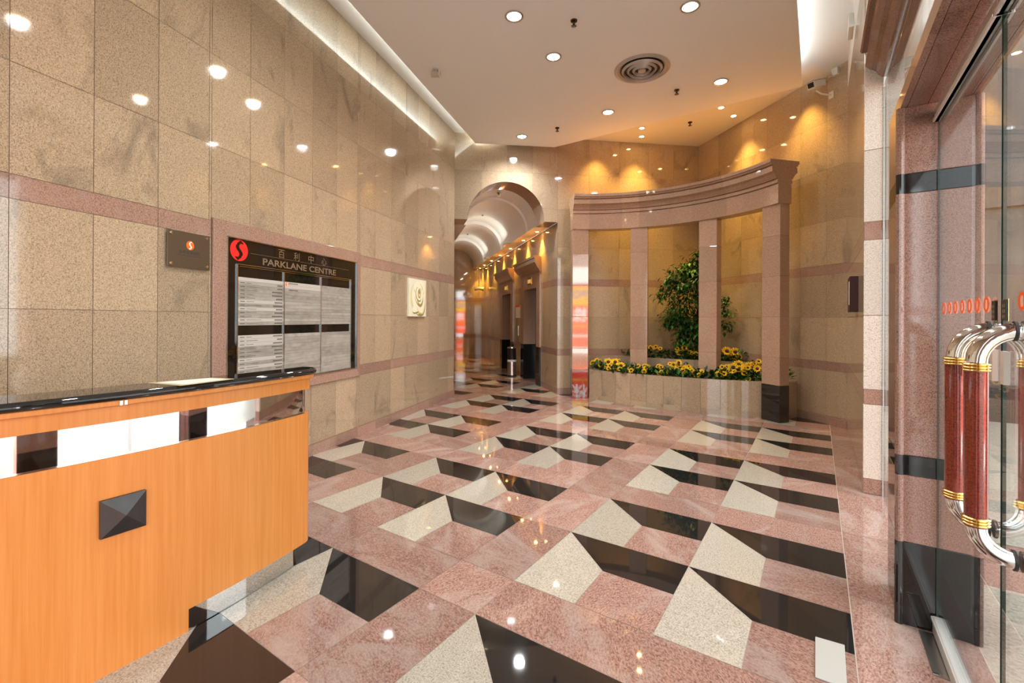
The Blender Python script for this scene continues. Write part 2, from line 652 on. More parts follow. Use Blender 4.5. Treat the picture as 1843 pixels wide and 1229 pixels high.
def backing(mb, fr, u0, u1, z0, z1, mat, d=-0.004):
    mb.face([fr.p(u0, z0, d), fr.p(u1, z0, d), fr.p(u1, z1, d), fr.p(u0, z1, d)], mat, 0.5)


BG, BD = M['beige'], M['band']
COURSES = [(0, .12, BD), (.12, .775, BG), (.775, .905, BD), (.905, 1.545, BG), (1.545, 2.17, BG), (2.17, 2.31, BD), (2.31, 2.945, BG), (2.945, 3.70, BG), (3.70, 4.40, BG), (4.40, ZC, BG)]


def frange(a, b, step):
    out = [a]
    while out[-1] + step < b - 0.02:
        out.append(out[-1] + step)
    return out + [b]


# ------------------------------------------------------------------ floor
CU, CV, SU, SV = 0.79267, 0.72495, 0.49674 * 0.79267, 0.49605 * 0.72495
MU, MV = 0.480 * CU, 0.476 * CV
U0, V0 = -1.44161, 2.18064
PU, PV = 2 * CU + SU, 2 * CV + SV
fl = MB()
G = 0.0011
XB = U0 + 2 * CU          # edge of the border by the doors


def fq(pts, mt, z=0.0, tv=None):
    fl.face([(x, y, z) for x, y in pts], mt, tv)


def inset_rect(x0, y0, x1, y1, mt):
    fq([(x0 + G, y0 + G), (x1 - G, y0 + G), (x1 - G, y1 - G), (x0 + G, y1 - G)], mt)


for i in range(-6, 1):
    for j in range(-4, 7):
        ox, oy = U0 + i * PU, V0 + j * PV
        if ox < -13 or oy > 15.5:
            continue
        for a in range(2):
            for b in range(2):
                x, y = ox + a * CU, oy + b * CV
                X, Y = x + CU, y + CV
                g = G
                # light trapezoid on the left, dark one on the far side, rose field
                fq([(x + g, y + g), (x + MU - g, y + g), (x + MU - g, Y - MV), (x + g, Y - 2 * g)], M['fbeige'])
                fq([(x + MU, Y - MV + g), (X - g, Y - MV + g), (X - g, Y - g), (x + 2 * g, Y - g)], M['fblack'])
                inset_rect(x + MU, y, X, Y - MV, M['fpink'])
        # rose strips: far side (long pieces) and left side, with the crossing square
        inset_rect(ox, oy + 2 * CV, ox + CU, oy + PV, M['fpink'])
        inset_rect(ox + CU, oy + 2 * CV, ox + 2 * CU, oy + PV, M['fpink'])
        inset_rect(ox - SU, oy, ox, oy + CV, M['fpink'])
        inset_rect(ox - SU, oy + CV, ox, oy + 2 * CV, M['fpink'])
        inset_rect(ox - SU, oy + 2 * CV, ox, oy + PV, M['fpink'])
y = -5.0
while y < 10:
    inset_rect(XB + 0.003, y, 0.62, y + 0.9, M['fpink'])
    y += 0.9
fq([(-14, -6), (0.62, -6), (0.62, 17), (-14, 17)], M['fjoint'], -0.0015)
struct(fl.build('floor'), 'polished granite floor of rose, beige and black stone forming hollow cube patterns', 'floor')

# ------------------------------------------------------------------ left wall
FL_ = Frame(WL0, WD, (WD.y, -WD.x))
UA = (A2 - WL0).dot(WD)
us = []
u = 0.564 / 0.948 - 0.416 * 14
while u < UA - 0.1:
    us.append(u)
    u += 0.4145
us.append(UA)
mb = MB()
tile_wall(mb, FL_, us, COURSES, hole=[(1.84, 3.944, .765, 2.335)])
backing(mb, FL_, us[0], UA + .006, 0, ZC, M['joint'])
# thickness of the free end and its return
e0, e1 = FL_.p(UA, 0), FL_.p(UA, ZC)
struct(mb.build('wall_left'), 'tall beige granite wall on the left with two rose stone bands', 'wall')
# skirting of the left wall stands a little proud
mb = MB()
for a, b in zip(us, us[1:]):
    p = [FL_.p(a + .001, 0, 0), FL_.p(b - .001, 0, 0), FL_.p(b - .001, 0, .018), FL_.p(a + .001, 0, .018)]
    q = [(x, y, .115) for x, y, _ in p]
    mb.hexa([p[0], p[3], p[2], p[1], q[0], q[3], q[2], q[1]], BD)
struct(mb.build('baseboard_left'), 'low rose granite skirting along the left wall', 'skirting')

# ------------------------------------------------------------------ arch wall (back)
FB = Frame(A2, T, (T.y, -T.x))
UB = (B2 - A2).length
TAU0, TAU1, TC, RA, ZS = 0.0, 2.05, 1.02, 0.765, 3.44
ub = [0, .525, 1.03, 1.54, 2.05, 2.70, 3.33, 3.96, 4.5, UB]
mb = MB()
tile_wall(mb, FB, ub, COURSES, hole=[(TAU0, TAU1, 0, ZS)], arch=(TC, RA, ZS))
backing(mb, FB, TAU1 - .001, UB + .03, 0, ZC, M['joint'])
for k in range(40):
    ua, ub_ = TAU1 * k / 40, TAU1 * (k + 1) / 40
    fa, fb = [ZS + (math.sqrt(max(0, RA * RA - (q - TC) ** 2))) for q in (ua, ub_)]
    mb.face([FB.p(ua, fa, -.004), FB.p(ub_, fb, -.004), FB.p(ub_, 4.24, -.004), FB.p(ua, 4.24, -.004)], M['joint'], .5)
backing(mb, FB, -.03, TAU1, 4.23, ZC, M['joint'])
struct(mb.build('wall_back'), 'beige granite wall with a round arch opening into the lift corridor', 'wall')
mb = MB()
tile_wall(mb, FB, [TAU1, 2.70, 3.33], [(0, .115, BD)])
for i in range(len(mb.v)):
    x, y, z = mb.v[i]
    mb.v[i] = (x + FB.n.x * .016, y + FB.n.y * .016, z)
mb.face([FB.p(TAU1, .1135, 0), FB.p(3.33, .1135, 0), FB.p(3.33, .1135, .016), FB.p(TAU1, .1135, .016)], BD)
mb.face([FB.p(TAU1, 0, 0), FB.p(TAU1, .1135, 0), FB.p(TAU1, .1135, .016), FB.p(TAU1, 0, .016)], BD)
struct(mb.build('baseboard_back'), 'low rose granite skirting beside the arch opening', 'skirting')


def OB(tau, s, z):
    q = A2 + T * tau + DC * s
    return (q.x, q.y, z)


SE = 8.75
# archivolt: polished granite lining of the arch and the two shoulders
mb = MB()
n = 40
rows = []
for s in (0.0, 0.55):
    rows.append([OB(TC + RA * math.cos(math.pi * i / n), s, ZS + RA * math.sin(math.pi * i / n)) for i in range(n + 1)])
mb.grid(rows, M['rose'])
mb.face([OB(0, 0, ZS), OB(TC - RA, 0, ZS), OB(TC - RA, .55, ZS), OB(0, .55, ZS)], M['rose'])
mb.face([OB(TC + RA, 0, ZS), OB(TAU1, 0, ZS), OB(TAU1, .55, ZS), OB(TC + RA, .55, ZS)], M['rose'])
struct(mb.build('trim_1', smooth=True), 'polished dark granite lining of the corridor arch', 'arch')

# vaulted ceiling of the corridor: plain barrels and wider lit coves in turn
mb = MB()
segs = [(.55, 1.2, RA), (1.2, 2.8, RA - .05), (2.8, 3.9, RA + .03), (3.9, 5.53, RA - .05), (5.53, 6.65, RA + .03), (6.65, SE, RA - .05)]
pr = None
for s0, s1, r in segs:
    rows = [[OB(TC + r * math.cos(math.pi * i / n), s, ZS + (r) * math.sin(math.pi * i / n)) for i in range(n + 1)] for s in (s0, s1)]
    mb.grid(rows, M['vault'])
    if pr is not None:
        mb.grid([pr, rows[0]], M['vault'])
    pr = rows[1]
for a, b in ((TC + RA - .05, TAU1), (0, TC - RA + .05)):
    mb.face([OB(a, .55, ZS), OB(b, .55, ZS), OB(b, SE, ZS), OB(a, SE, ZS)], M['vault'])
struct(mb.build('ceiling', smooth=True), 'white barrel vaulted ceiling of the lift corridor', 'ceiling')

# corridor walls
FC = Frame(A2 + T * TAU1, DC, (-DC.y, DC.x))
if FC.n.dot(-T) < 0:
    FC.n = -FC.n
P1, P2 = (1.09, 2.70), (3.60, 5.21)
uc = sorted([0, .55, 1.09, 1.63, 2.17, 2.70, 3.15, 3.60, 4.14, 4.68, 5.21, 5.75, 6.3, 6.85, 7.4, 7.95, SE])
mb = MB()
CC = [c for c in COURSES if c[0] < ZS - .1]
CC[-1] = (CC[-1][0], ZS, BG)
tile_wall(mb, FC, uc, CC, hole=[(P1[0], P1[1], 0, 2.56), (P2[0], P2[1], 0, 2.56)])
for a, b, z0, z1 in ((-.004, P1[0], 0, ZS), (P1[1], P2[0], 0, ZS), (P2[1], SE, 0, ZS), (P1[0], P1[1], 2.56, ZS), (P2[0], P2[1], 2.56, ZS)):
    backing(mb, FC, a, b, z0, z1, M['joint'])
struct(mb.build('wall_corridor'), 'granite lift lobby wall with two lift doorways', 'wall')
# far end wall, turned slightly
EN = Vector((math.cos(R(-44.2)), math.sin(R(-44.2))))
et = Vector((-EN.y, EN.x))
pe = A2 + T * TAU1 + DC * SE
FE = Frame(pe, -et, EN)
mb = MB()
tile_wall(mb, FE, frange(-.05, 2.3, .5), [c for c in COURSES if c[0] < 4.35])
backing(mb, FE, -.05, 2.3, 0, 4.4, M['joint'])
struct(mb.build('wall_end'), 'granite wall closing the far end of the lift corridor', 'wall')
FCL = Frame(A2, DC, T)
mb = MB()
tile_wall(mb, FCL, frange(0, SE, .55), CC)
backing(mb, FCL, 0, SE, 0, ZS, M['joint'])
struct(mb.build('wall_corridor_left'), 'granite wall on the near side of the lift corridor', 'wall')

# ------------------------------------------------------------------ skewed right wall and short side wall
FR = Frame(B2, T2, (-(-T2.y), -T2.x) if False else (T2.y, -T2.x))
if FR.n.dot(Vector((0, -1))) < 0:
    FR.n = -FR.n
UR = (C2 - B2).length
mb = MB()
tile_wall(mb, FR, [0, .62, 1.24, 1.84, 2.5, 2.95, UR], COURSES)
backing(mb, FR, -.03, UR + .06, 0, ZC + .04, M['joint'])
struct(mb.build('wall_right'), 'beige granite wall running from the back corner towards the street doors', 'wall')
mb = MB()
tile_wall(mb, FR, [1.84, 2.5, 2.95, UR], [(0, .115, BD)])
for i in range(len(mb.v)):
    x, y, z = mb.v[i]
    mb.v[i] = (x + FR.n.x * .016, y + FR.n.y * .016, z)
mb.face([FR.p(1.84, .1135, 0), FR.p(UR, .1135, 0), FR.p(UR, .1135, .016), FR.p(1.84, .1135, .016)], BD)
struct(mb.build('baseboard_right'), 'low rose granite skirting of the wall behind the colonnade', 'skirting')
FS = Frame((0.335, C2.y), (0, -1), (-1, 0))
mb = MB()
SC = [c for c in COURSES if c[1] <= 4.41] + [(4.40, 4.72, BG)]
tile_wall(mb, FS, frange(0, C2.y - 5.03, .47), SC)
backing(mb, FS, -.03, C2.y - 5.03, 0, 4.72, M['joint'])
mb.face([FS.p(-.05, 4.72), FS.p(C2.y - 4.98, 4.72), FS.p(C2.y - 4.98, ZC + .04), FS.p(-.05, ZC + .04)], M['plaster'])
struct(mb.build('wall_side'), 'narrow granite wall beside the glazed street front', 'wall')

# pale granite post at the end of the side wall
mb = MB()
for z0, z1, mt in [(0, .131, BD), (.131, .775, M['post']), (.775, .905, BD), (.905, 1.545, M['post']), (1.545, 2.20, M['post']), (2.20, 2.357, BD), (2.357, 2.98, M['post']), (2.98, 3.72, M['post']), (3.72, 4.72, M['post'])]:
    p = .0 if mt is not BD else -.003
    mb.box((.396, 5.03 - p / 2, z0 + .002), .132 + p, .06 + p, z1 - z0 - .004, mt)
mb.box((.396, 5.032, 0), .124, .055, 4.72, M['joint'])
struct(mb.build('trim_2', bevel=.004), 'pale granite post edging the glass street front', 'post')
# steel channel and glass pane between post and portal
mb = MB()
mb.box((.466, 4.994, 0), .008, .010, 3.5, M['alu'])
struct(mb.build('trim_3'), 'slim bright metal channel beside the pale granite post', 'trim')
mb = MB()
mb.box((.470, 4.17, 0.0), .012, 1.66, 3.52, M['glass'], tv=.5)
struct(mb.build('window_1'), 'fixed glass pane between pale granite post and red granite doorway', 'window')

# ------------------------------------------------------------------ portal of red granite round the doors
PX0, PX1 = .335, .625
PY = 2.955
mb = MB()
K = M['fblack']
for z0, z1, mt in [(0, .41, K), (.41, .738, M['red']), (.738, .838, K), (.838, 2.13, M['red']), (2.13, 2.228, K), (2.228, 2.556, M['red'])]:
    mb.box(((PX0 + PX1) / 2, PY + .2, z0), PX1 - PX0, .40, z1 - z0, mt)
    # rounded bead on both corners
    for px in (PX0 + .004, PX1 - .004):
        mb.lathe((px, PY + .008, z0), [(.018, 0), (.018, z1 - z0)], mt, seg=14)
struct(mb.build('trim_4', bevel=.003), 'red granite doorway pillar with black stone bands and base', 'pillar')
mb = MB()
for z0, z1, mt in [(0, .41, K), (.41, .738, M['red']), (.738, .838, K), (.838, 2.13, M['red']), (2.13, 2.228, K), (2.228, 2.556, M['red'])]:
    mb.box(((PX0 + PX1) / 2, 1.09 - .2, z0), PX1 - PX0, .40, z1 - z0, mt)
struct(mb.build('trim_5'), 'nearer red granite doorway pillar just outside the picture', 'pillar')
mb = MB()
xs = [PX0, PX0 + .028, .44, PX1 - .03, PX1]
for a, b in zip(xs, xs[1:]):
    yb = [0.7, 1.6, 2.35, 3.355]
    for y0, y1 in zip(yb, yb[1:]):
        mb.box(((a + b) / 2, (y0 + y1) / 2, 2.556), b - a - .002, y1 - y0 - .002, .07, M['red'])
mb.box((.56, 2.03, 2.60), .12, 2.65, .95, M['red'])
struct(mb.build('trim_6'), 'red granite beam over the glass doors', 'beam')
mb = MB()
mb.box((.470, 1.99, 2.63), .012, 2.70, .88, M['glass'], tv=.5)
struct(mb.build('window_3'), 'glass transom above the granite door beam', 'window')
# unseen shop front glass nearer than the doorway, added to let sky light in
mb = MB()
mb.box((.470, -1.45, 0), .012, 4.2, 3.5, M['glass'], tv=.5)
struct(mb.build('window_2'), 'unseen glass street front beside the viewer, added to let sky light in', 'window')
# cornice along the street front
prof = [(.299, 3.876), (.299, 3.852), (.310, 3.835), (.352, 3.832), (.352, 3.79), (.334, 3.775), (.334, 3.724), (.345, 3.705), (.375, 3.675), (.405, 3.655), (.425, 3.62), (.447, 3.594), (.462, 3.588), (.488, 3.586), (.488, 3.515), (.53, 3.515), (.53, 3.876)]
mb = MB()
rows = [[(x, yy, z) for x, z in prof] for yy in (-3.0, 1.0, 3.2, 5.0)]
mb.grid(rows, M['red'], closed=True)
mb.face([(x, 5.0, z) for x, z in prof], M['red'])
struct(mb.build('trim_7'), 'moulded dark red granite cornice above the street front', 'cornice')
mb = MB()
mb.box((.57, 1.0, 3.87), .46, 8.0, ZC + .04 - 3.87, M['plaster'])
struct(mb.build('wall_bulkhead'), 'white plaster bulkhead above the granite cornice', 'wall')

# ------------------------------------------------------------------ glass doors
FG = Frame((XG, 0), (0, 1), (-1, 0))


def door(name, label, y0, y1, hy, plate_y):
    r = thing(name, label, 'door', (XG, (y0 + y1) / 2, 0), kind='structure')
    m = MB()
    m.box((XG, (y0 + y1) / 2, .085), .008, y1 - y0, 2.37, M['glass'], tv=.5)
    m.build('glass_pane', r)
    m = MB()
    for yy in (y0 + .0015, y1 - .0015):
        m.box((XG, yy, .085), .0084, .0016, 2.37, M['glassedge'])
    m.build('glass_edge', r)
    for nm, z0, z1 in (('top_rail', 2.455, 2.515), ('bottom_rail', .012, .088)):
        m = MB()
        m.box((XG, (y0 + y1) / 2, z0), .036, y1 - y0 - .004, z1 - z0, M['alu'])
        m.box((XG, (y0 + y1) / 2, z0 + (0 if z0 > 1 else z1 - z0 - .016)), .05, y1 - y0 - .004, .014, M['alu'])
        m.build(nm, r, bevel=.002)
    # pull handles on both faces
    for sg in (-1, 1):
        x = XG + sg * .088
        h = MB()
        for z0, z1, s_ in ((1.378, 1.472, 1), (.895, .815, -1)):
            rr = abs(z1 - z0)
            pts = [(x, hy, z0)]
            for i in range(1, 9):
                a = math.pi / 2 * i / 8
                pts.append((x - sg * (rr * .93) * (1 - math.cos(a)) , hy, z0 + s_ * rr * math.sin(a)))
            pts.append((XG + sg * .006, hy, z0 + s_ * rr))
            h.tube(pts, .0245, M['chrome'], 20)
            h.lathe((XG + sg * .006, hy, z0 + s_ * rr), [(.0, 0), (.029, 0), (.029, .006), (.025, .007)], M['blackpl'], axis=(sg, 0, 0))
        hd = h.build('pull_handle', r, smooth=True)
        g_ = MB()
        g_.tube([(x, hy, .895), (x, hy, 1.378)], .0265, M['redgrip'], 24)
        g = g_.build('grip', hd, smooth=True)
        tag(g, 'dark red lacquered grip')
        for z in (1.352, .898):
            k = MB()
            for q in range(3):
                k.lathe((x, hy, z + q * .0085), [(.0265, 0), (.031, .002), (.032, .004), (.031, .006), (.0265, .008)], M['brass'], 24)
            tag(k.build('collar', hd, smooth=True), 'ribbed brass collar')
    return r


d1 = door('door_1', 'farther glass door leaf with red pull handles, beside the red granite pillar', 2.026, 2.945, 2.138, 2.05)
d2 = door('door_2', 'nearer glass door leaf at the right edge of the picture', 1.10, 2.014, 1.888, 1.98)


def oval(r, yc, zc, ry, rz):
    m = MB()
    k = 24
    for i in range(k):
        a0, a1 = 2 * math.pi * i / k, 2 * math.pi * (i + 1) / k
        m.face([FG.p(yc + ry * math.cos(a0), zc + rz * math.sin(a0), .0066), FG.p(yc + ry * math.cos(a1), zc + rz * math.sin(a1), .0066),
                FG.p(yc + ry * .42 * math.cos(a1), zc + rz * .62 * math.sin(a1), .0066), FG.p(yc + ry * .42 * math.cos(a0), zc + rz * .62 * math.sin(a0), .0066)], M['orange'], .5)
    tag(m.build('sticker', r), 'orange oval ring sticker')


for yy in (2.795, 2.692, 2.588, 2.480, 2.376, 2.278, 2.170):
    oval(d1, yy, 1.557, .031, .027)
for yy in (1.845, 1.74, 1.635, 1.53):
    oval(d2, yy, 1.557, .031, .027)
for r, yy, sg in ((d1, 2.068, 1), (d2, 1.968, -1)):
    m = MB()
    m.box((XG - .0068, yy, 1.500), .0016, .037, .068, M['brass'])
    m.box((XG - .0100, yy, 1.503), .0055, .033, .062, M['blackpl'])
    m.build('push_plate', r)
    m = MB()
    for a in (-.008, .006):
        for z in (1.51, 1.526, 1.542):
            m.box((XG - .0130, yy + a, z), .0008, .009, .010, M['goldtext'])
    m.build('plate_marks', r)
    m = MB()
    m.box((XG - .011, yy + sg * .004, 1.31), .012, .030, .100, M['beigepl'])
    m.build('lock_cover', r)

# floor spring plate and threshold, grey floor plate
m = MB()
m.box((.452, 2.77, .0005), .085, .34, .004, M['steel'])
m.box((.452, 2.61, .0005), .085, .008, .006, M['chrome'])
tag(m.build('threshold_plate'), 'brushed steel floor spring cover at the foot of the glass door', 'floor plate')
m = MB()
p = [(-.009, 2.30), (.100, 2.38), (.106, 2.603), (-.004, 2.595)]
m.prism([(-.005, 2.30), (.104, 2.30), (.107, 2.603), (-.006, 2.594)], 0.0, .006, simple('pale_plate', (.42, .41, .385), .45))
tag(m.build('cover_plate', bevel=.002), 'pale grey cover plate lying flat on the floor by the doors', 'floor plate')

# ------------------------------------------------------------------ ceilings
m = MB()
m.face([(-13, -6, ZC), (-13, 16, ZC), (.9, 16, ZC), (.9, -6, ZC)], M['white'])
struct(m.build('ceiling'), 'white upper ceiling seen in the gap round the dropped ceiling', 'ceiling')
roof = MB()  # unseen slab, added to stop sky light leaking in from above
roof.box((-6, 5, ZC + .05), 16, 24, .2, M['white'])
struct(roof.build('roof'), 'unseen roof slab added to keep sky light out of the lobby', 'roof')
m = MB()
poly = [(-2.42, -2.0), (-.19, -2.0), (-.198, 7.783), (-4.309, 7.877), (-5.484, 6.872)]
m.prism(poly, ZP, ZP + .05, M['ceil'])
for (xa, ya), (xb, yb) in ((poly[0], poly[4]), (poly[1], poly[2])):      # unseen upstand, added to keep direct cove light off the walls
    an = math.atan2(yb - ya, xb - xa)
    nx, ny = (-math.sin(an), math.cos(an))
    sg_ = -1 if xa < -1 else 1
    m.box(((xa + xb) / 2 + nx * .012 * sg_, (ya + yb) / 2 + ny * .012 * sg_, ZP + .05), math.hypot(xb - xa, yb - ya), .02, .085, M['ceil'], an)
struct(m.build('ceiling'), 'large flat pale dropped ceiling panel over the lobby', 'ceiling')

# ------------------------------------------------------------------ unseen rear wall behind the camera, its opening made up to admit daylight
m = MB()
m.box((-3.55, -3.6, 0), 6.3, .2, ZC, M['beige'])
m.box((.1, -3.6, 3.6), 1.0, .2, ZC - 3.6, M['beige'])
struct(m.build('wall_rear'), 'unseen granite wall behind the viewer with a street opening added for daylight', 'wall')

# ------------------------------------------------------------------ street outside
m = MB()
y = -14.0
xb = [.62, .95, 2.2, 4.5, 9, 22]
m.face([(.62, -16, -.001), (24, -16, -.001), (24, 3.66, -.001), (.62, 3.66, -.001)], M['pave'])
m.face([(.62, 3.66, -.001), (24, 3.66, -.001), (24, 4.4, -.001), (.62, 4.4, -.001)], M['fpink'])
m.face([(.62, 4.4, -.001), (24, 4.4, -.001), (24, 18, -.001), (.62, 18, -.001)], M['pave'])
m.face([(-14, -16, -.002), (.62, -16, -.002), (.62, -3.7, -.002), (-14, -3.7, -.002)], M['pave'])
struct(m.build('ground'), 'light stone pavement outside the glass doors', 'pavement')
m = MB()
m.box((2.9, 9.9, 0), 4.2, .3, 15, M['extdark'])
m.box((1.75, 9.72, 0), .3, .1, 15, M['red'])
m.box((2.9, 9.70, 3.2), 4.2, .12, .25, M['extdark'])
m.box((2.9, 9.70, 0), 4.2, .06, .5, M['fblack'])
struct(m.build('wall_facade'), 'dark stone facade of the neighbouring shop seen through the door glass', 'facade')

# shop sign across the pavement, its added glow standing in for daylight (its reflection shows on the left pillar)
ra = R(-41.3)
bc = Vector((-3.74, 7.9)) + Vector((math.cos(ra), math.sin(ra))) * 11.6
bt = Vector((-math.sin(ra), math.cos(ra)))
FSg = Frame(bc, bt, (-math.cos(ra), -math.sin(ra)))
sg = thing('shop_sign', 'tall yellow and red street sign, glow added in place of daylight, reflected in the left pillar', 'sign', (bc.x, bc.y, 0))
m = MB()
W_ = .62
for z0, z1, mt in [(0, .25, M['sgw']), (.25, 1.13, M['sgr']), (1.13, 1.24, M['sgo']), (1.24, 2.12, M['sgr']), (2.12, 2.94, M['sgy']), (2.94, 3.02, M['sgr']), (3.02, 3.12, M['sgb']), (3.12, 3.8, M['sgw'])]:
    q0, q1 = FSg.p(-W_, z0), FSg.p(W_, z0)
    k0, k1 = FSg.p(-W_, z0, -.15), FSg.p(W_, z0, -.15)
    m.hexa([q0, q1, k1, k0] + [(a, b, z1) for a, b, _ in (q0, q1, k1, k0)], mt)
m.build('sign_board', sg)
m = MB()
put_text(m, 'go', FSg, -.42, .42, 2.25, 2.78, .004, M['sgb'], mirror=True, weight=.02)
m.build('lettering', sg)
m = MB()
put_text(m, '\u682a', FSg, -.38, .30, 1.36, 2.04, .004, M['sgw'], mirror=True, weight=.012)
m.build('lettering', sg)
m = MB()
for k in range(9):
    m.hexa([FSg.p(-.47 + k * .105, .72, .0), FSg.p(-.40 + k * .105, .72, .0), FSg.p(-.40 + k * .105, .72, .004), FSg.p(-.47 + k * .105, .72, .004), FSg.p(-.47 + k * .105, .82, .0), FSg.p(-.40 + k * .105, .82, .0), FSg.p(-.40 + k * .105, .82, .004), FSg.p(-.47 + k * .105, .82, .004)], M['sgw'])
m.build('lettering', sg)

# ------------------------------------------------------------------ reception counter
def cx_(y):
    return -2.462 - .128 * (y - .46) ** 2          # gently bowed front of the counter


def cpt(y, d, z):
    sl = -.256 * (y - .46)
    n_ = Vector((1, -sl)).normalized()
    return (cx_(y) + n_.x * d, y + n_.y * d, z)


def back_d(y, inset):
    xb = -2.68 if y < 1.1 else -2.68 - (y - 1.1) * .16
    return xb + inset - cx_(y)


cr = thing('reception_counter', 'orange wood reception counter with black granite top and a mirrored steel strip', 'counter', (-2.47, .6, 0))
Y0 = -1.2


def cpath(y0, y1, off, rad, inset):
    """plan outline of one counter layer: bowed front, rounded right end, back"""
    pts = []
    n_ = 34
    for i in range(n_ + 1):
        y = y0 + (y1 - rad - y0) * i / n_
        pts.append(cpt(y, off, 0)[:2])
    for i in range(1, 9):
        a = math.pi / 2 * i / 8
        pts.append(cpt(y1 - rad + rad * math.sin(a), off - rad + rad * math.cos(a), 0)[:2])
    pts.append(cpt(y1, min(back_d(y1, inset), off - rad - .01), 0)[:2])
    for i in range(10):
        y = y1 - .02 + (y0 - y1) * i / 9
        pts.append(cpt(y, back_d(y, inset), 0)[:2])
    return pts


def cprism(name, P, z0, z1, mat, bevel=0.0, smooth=False):
    q = MB()
    ar = sum(P[i][0] * P[(i + 1) % len(P)][1] - P[(i + 1) % len(P)][0] * P[i][1] for i in range(len(P)))
    q.prism(P if ar > 0 else P[::-1], z0, z1, mat)
    return q.build(name, cr, smooth=smooth, bevel=bevel)


YK = .951
cprism('worktop', cpath(Y0, 1.735, .045, .10, .0), 1.150, 1.186, M['fblack'], bevel=.015, smooth=True)
cprism('upper_moulding', cpath(Y0, 1.722, .028, .085, .02), 1.127, 1.150, M['wood'], bevel=.004)
cprism('fascia', cpath(Y0, 1.703, .004, .065, .03), 1.058, 1.127, M['wood'], smooth=True)
cprism('mirror_strip', cpath(Y0, 1.680, -.014, .06, .04), .910, 1.058, M['mirror'], smooth=True)
cprism('front_panel', cpath(Y0, 1.697, .0, .065, .02), .105, .910, M['wood'], smooth=True)
lp = [cpt(Y0 + (YK - .002 - Y0) * i / 20, 0, 0)[:2] for i in range(21)] + [cpt(YK - .002, back_d(YK, .02), 0)[:2], cpt(Y0, back_d(Y0, .02), 0)[:2]]
cprism('front_foot', lp, .0, .105, M['wood'], smooth=True)
cprism('kick_plate', cpath(YK, 1.655, -.006, .14, .03), .004, .105, M['mirror'], smooth=True)
m = MB()
for i in range(30):
    a, b = Y0 + (1.63 - Y0) * i / 30, Y0 + (1.63 - Y0) * (i + 1) / 30
    m.face([cpt(a, .001, .9112), cpt(b, .001, .9112), cpt(b, -.014, .9112), cpt(a, -.014, .9112)], M['chrome'])
m.build('trim_strip', cr)
# pyramid stud on the front
m = MB()
a, b, c_, d_ = .612, .768, .583, .739
q = [cpt(a, -.002, c_), cpt(b, -.002, c_), cpt(b, -.002, d_), cpt(a, -.002, d_), cpt(a, .018, c_), cpt(b, .018, c_), cpt(b, .018, d_), cpt(a, .018, d_)]
m.hexa(q, M['darkmetal'])
ap = cpt((a + b) / 2, .040, (c_ + d_) / 2)
for i in range(4):
    m.face([q[4 + i], q[4 + (i + 1) % 4], ap], M['darkmetal'])
tag(m.build('pyramid_stud', cr), 'dark metal pyramid boss')
m = MB()
for ds in (0, .016):
    a = .668 + ds
    m.hexa([cpt(a, .026, 1.129), cpt(a + .010, .026, 1.129), cpt(a + .010, .026, 1.147), cpt(a, .026, 1.147), cpt(a, .033, 1.129), cpt(a + .010, .033, 1.129), cpt(a + .010, .033, 1.147), cpt(a, .033, 1.147)], M['chrome'])
m.build('catch', cr)
# framed notice lying on the worktop
nt_ = thing('notice_sheet', 'white notice under a clear plate lying on the black counter top', 'notice', (-2.56, .99, 1.186))
m = MB()
Q = [(-2.648, .83), (-2.395 - .03, .885), (-2.475, 1.14), (-2.615, 1.09)]
m.prism(Q, 1.1862, 1.1882, M['buff'])
m.build('plate', nt_)
m = MB()
cx, cy = sum(q[0] for q in Q) / 4, sum(q[1] for q in Q) / 4
m.prism([(cx + (x - cx) * .78, cy + (y - cy) * .80) for x, y in Q], 1.1882, 1.1889, M['paper'])
m.build('paper', nt_)

# ------------------------------------------------------------------ directory board
db = thing('directory_board', 'dark glass building directory board with a red round logo in a rose stone frame', 'sign', (*FL_.p(2.9, 0)[:2], .765))


def wbox(mb, fr, u0, u1, z0, z1, d0, d1, mat, tv=None):
    mb.hexa([fr.p(u0, z0, d0), fr.p(u1, z0, d0), fr.p(u1, z0, d1), fr.p(u0, z0, d1),
             fr.p(u0, z1, d0), fr.p(u1, z1, d0), fr.p(u1, z1, d1), fr.p(u0, z1, d1)], mat, tv)


m = MB()
o0, o1, oz0, oz1 = 1.842, 3.942, .768, 2.332
i0, i1, iz0, iz1 = 1.976, 3.868, .872, 2.205
for q in ([(o0, oz0), (o1, oz0), (i1, iz0), (i0, iz0)], [(o1, oz0), (o1, oz1), (i1, iz1), (i1, iz0)], [(o1, oz1), (o0, oz1), (i0, iz1), (i1, iz1)], [(o0, oz1), (o0, oz0), (i0, iz0), (i0, iz1)]):
    P = [FL_.p(a, z, .018) for a, z in q]
    Pb = [FL_.p(a, z, -.003) for a, z in q]
    m.hexa(Pb + P, BD)
m.build('stone_frame', db, bevel=.003)
m = MB()
wbox(m, FL_, i0 + .004, i1 - .004, iz0 + .004, iz1 - .004, -.02, .010, M['blackglass'])
m.build('glass_panel', db)
m = MB()
for u0, u1, z0, z1 in ((i0, i1, iz1 - .008, iz1), (i0, i1, iz0, iz0 + .008), (i0, i0 + .008, iz0, iz1), (i1 - .008, i1, iz0, iz1)):
    wbox(m, FL_, u0, u1, z0, z1, .0, .024, M['chrome'])
m.build('metal_edge', db)
m = MB()
c0, c1, z0, z1 = 2.078, 3.742, .885, 1.978
for u0, u1, a, b in ((c0, c1, z1 - .006, z1), (c0 + .022, c1 - .02, z1 - .022, z1 - .018), (c0, c0 + .010, z0, z1), (c1 - .010, c1, z0, z1), (2.630, 2.640, z0, z1 - .02), (3.184, 3.194, z0, z1 - .02), (c0, c1, z0, z0 + .006)):
    wbox(m, FL_, u0, u1, a, b, .010, .022, M['chrome'])
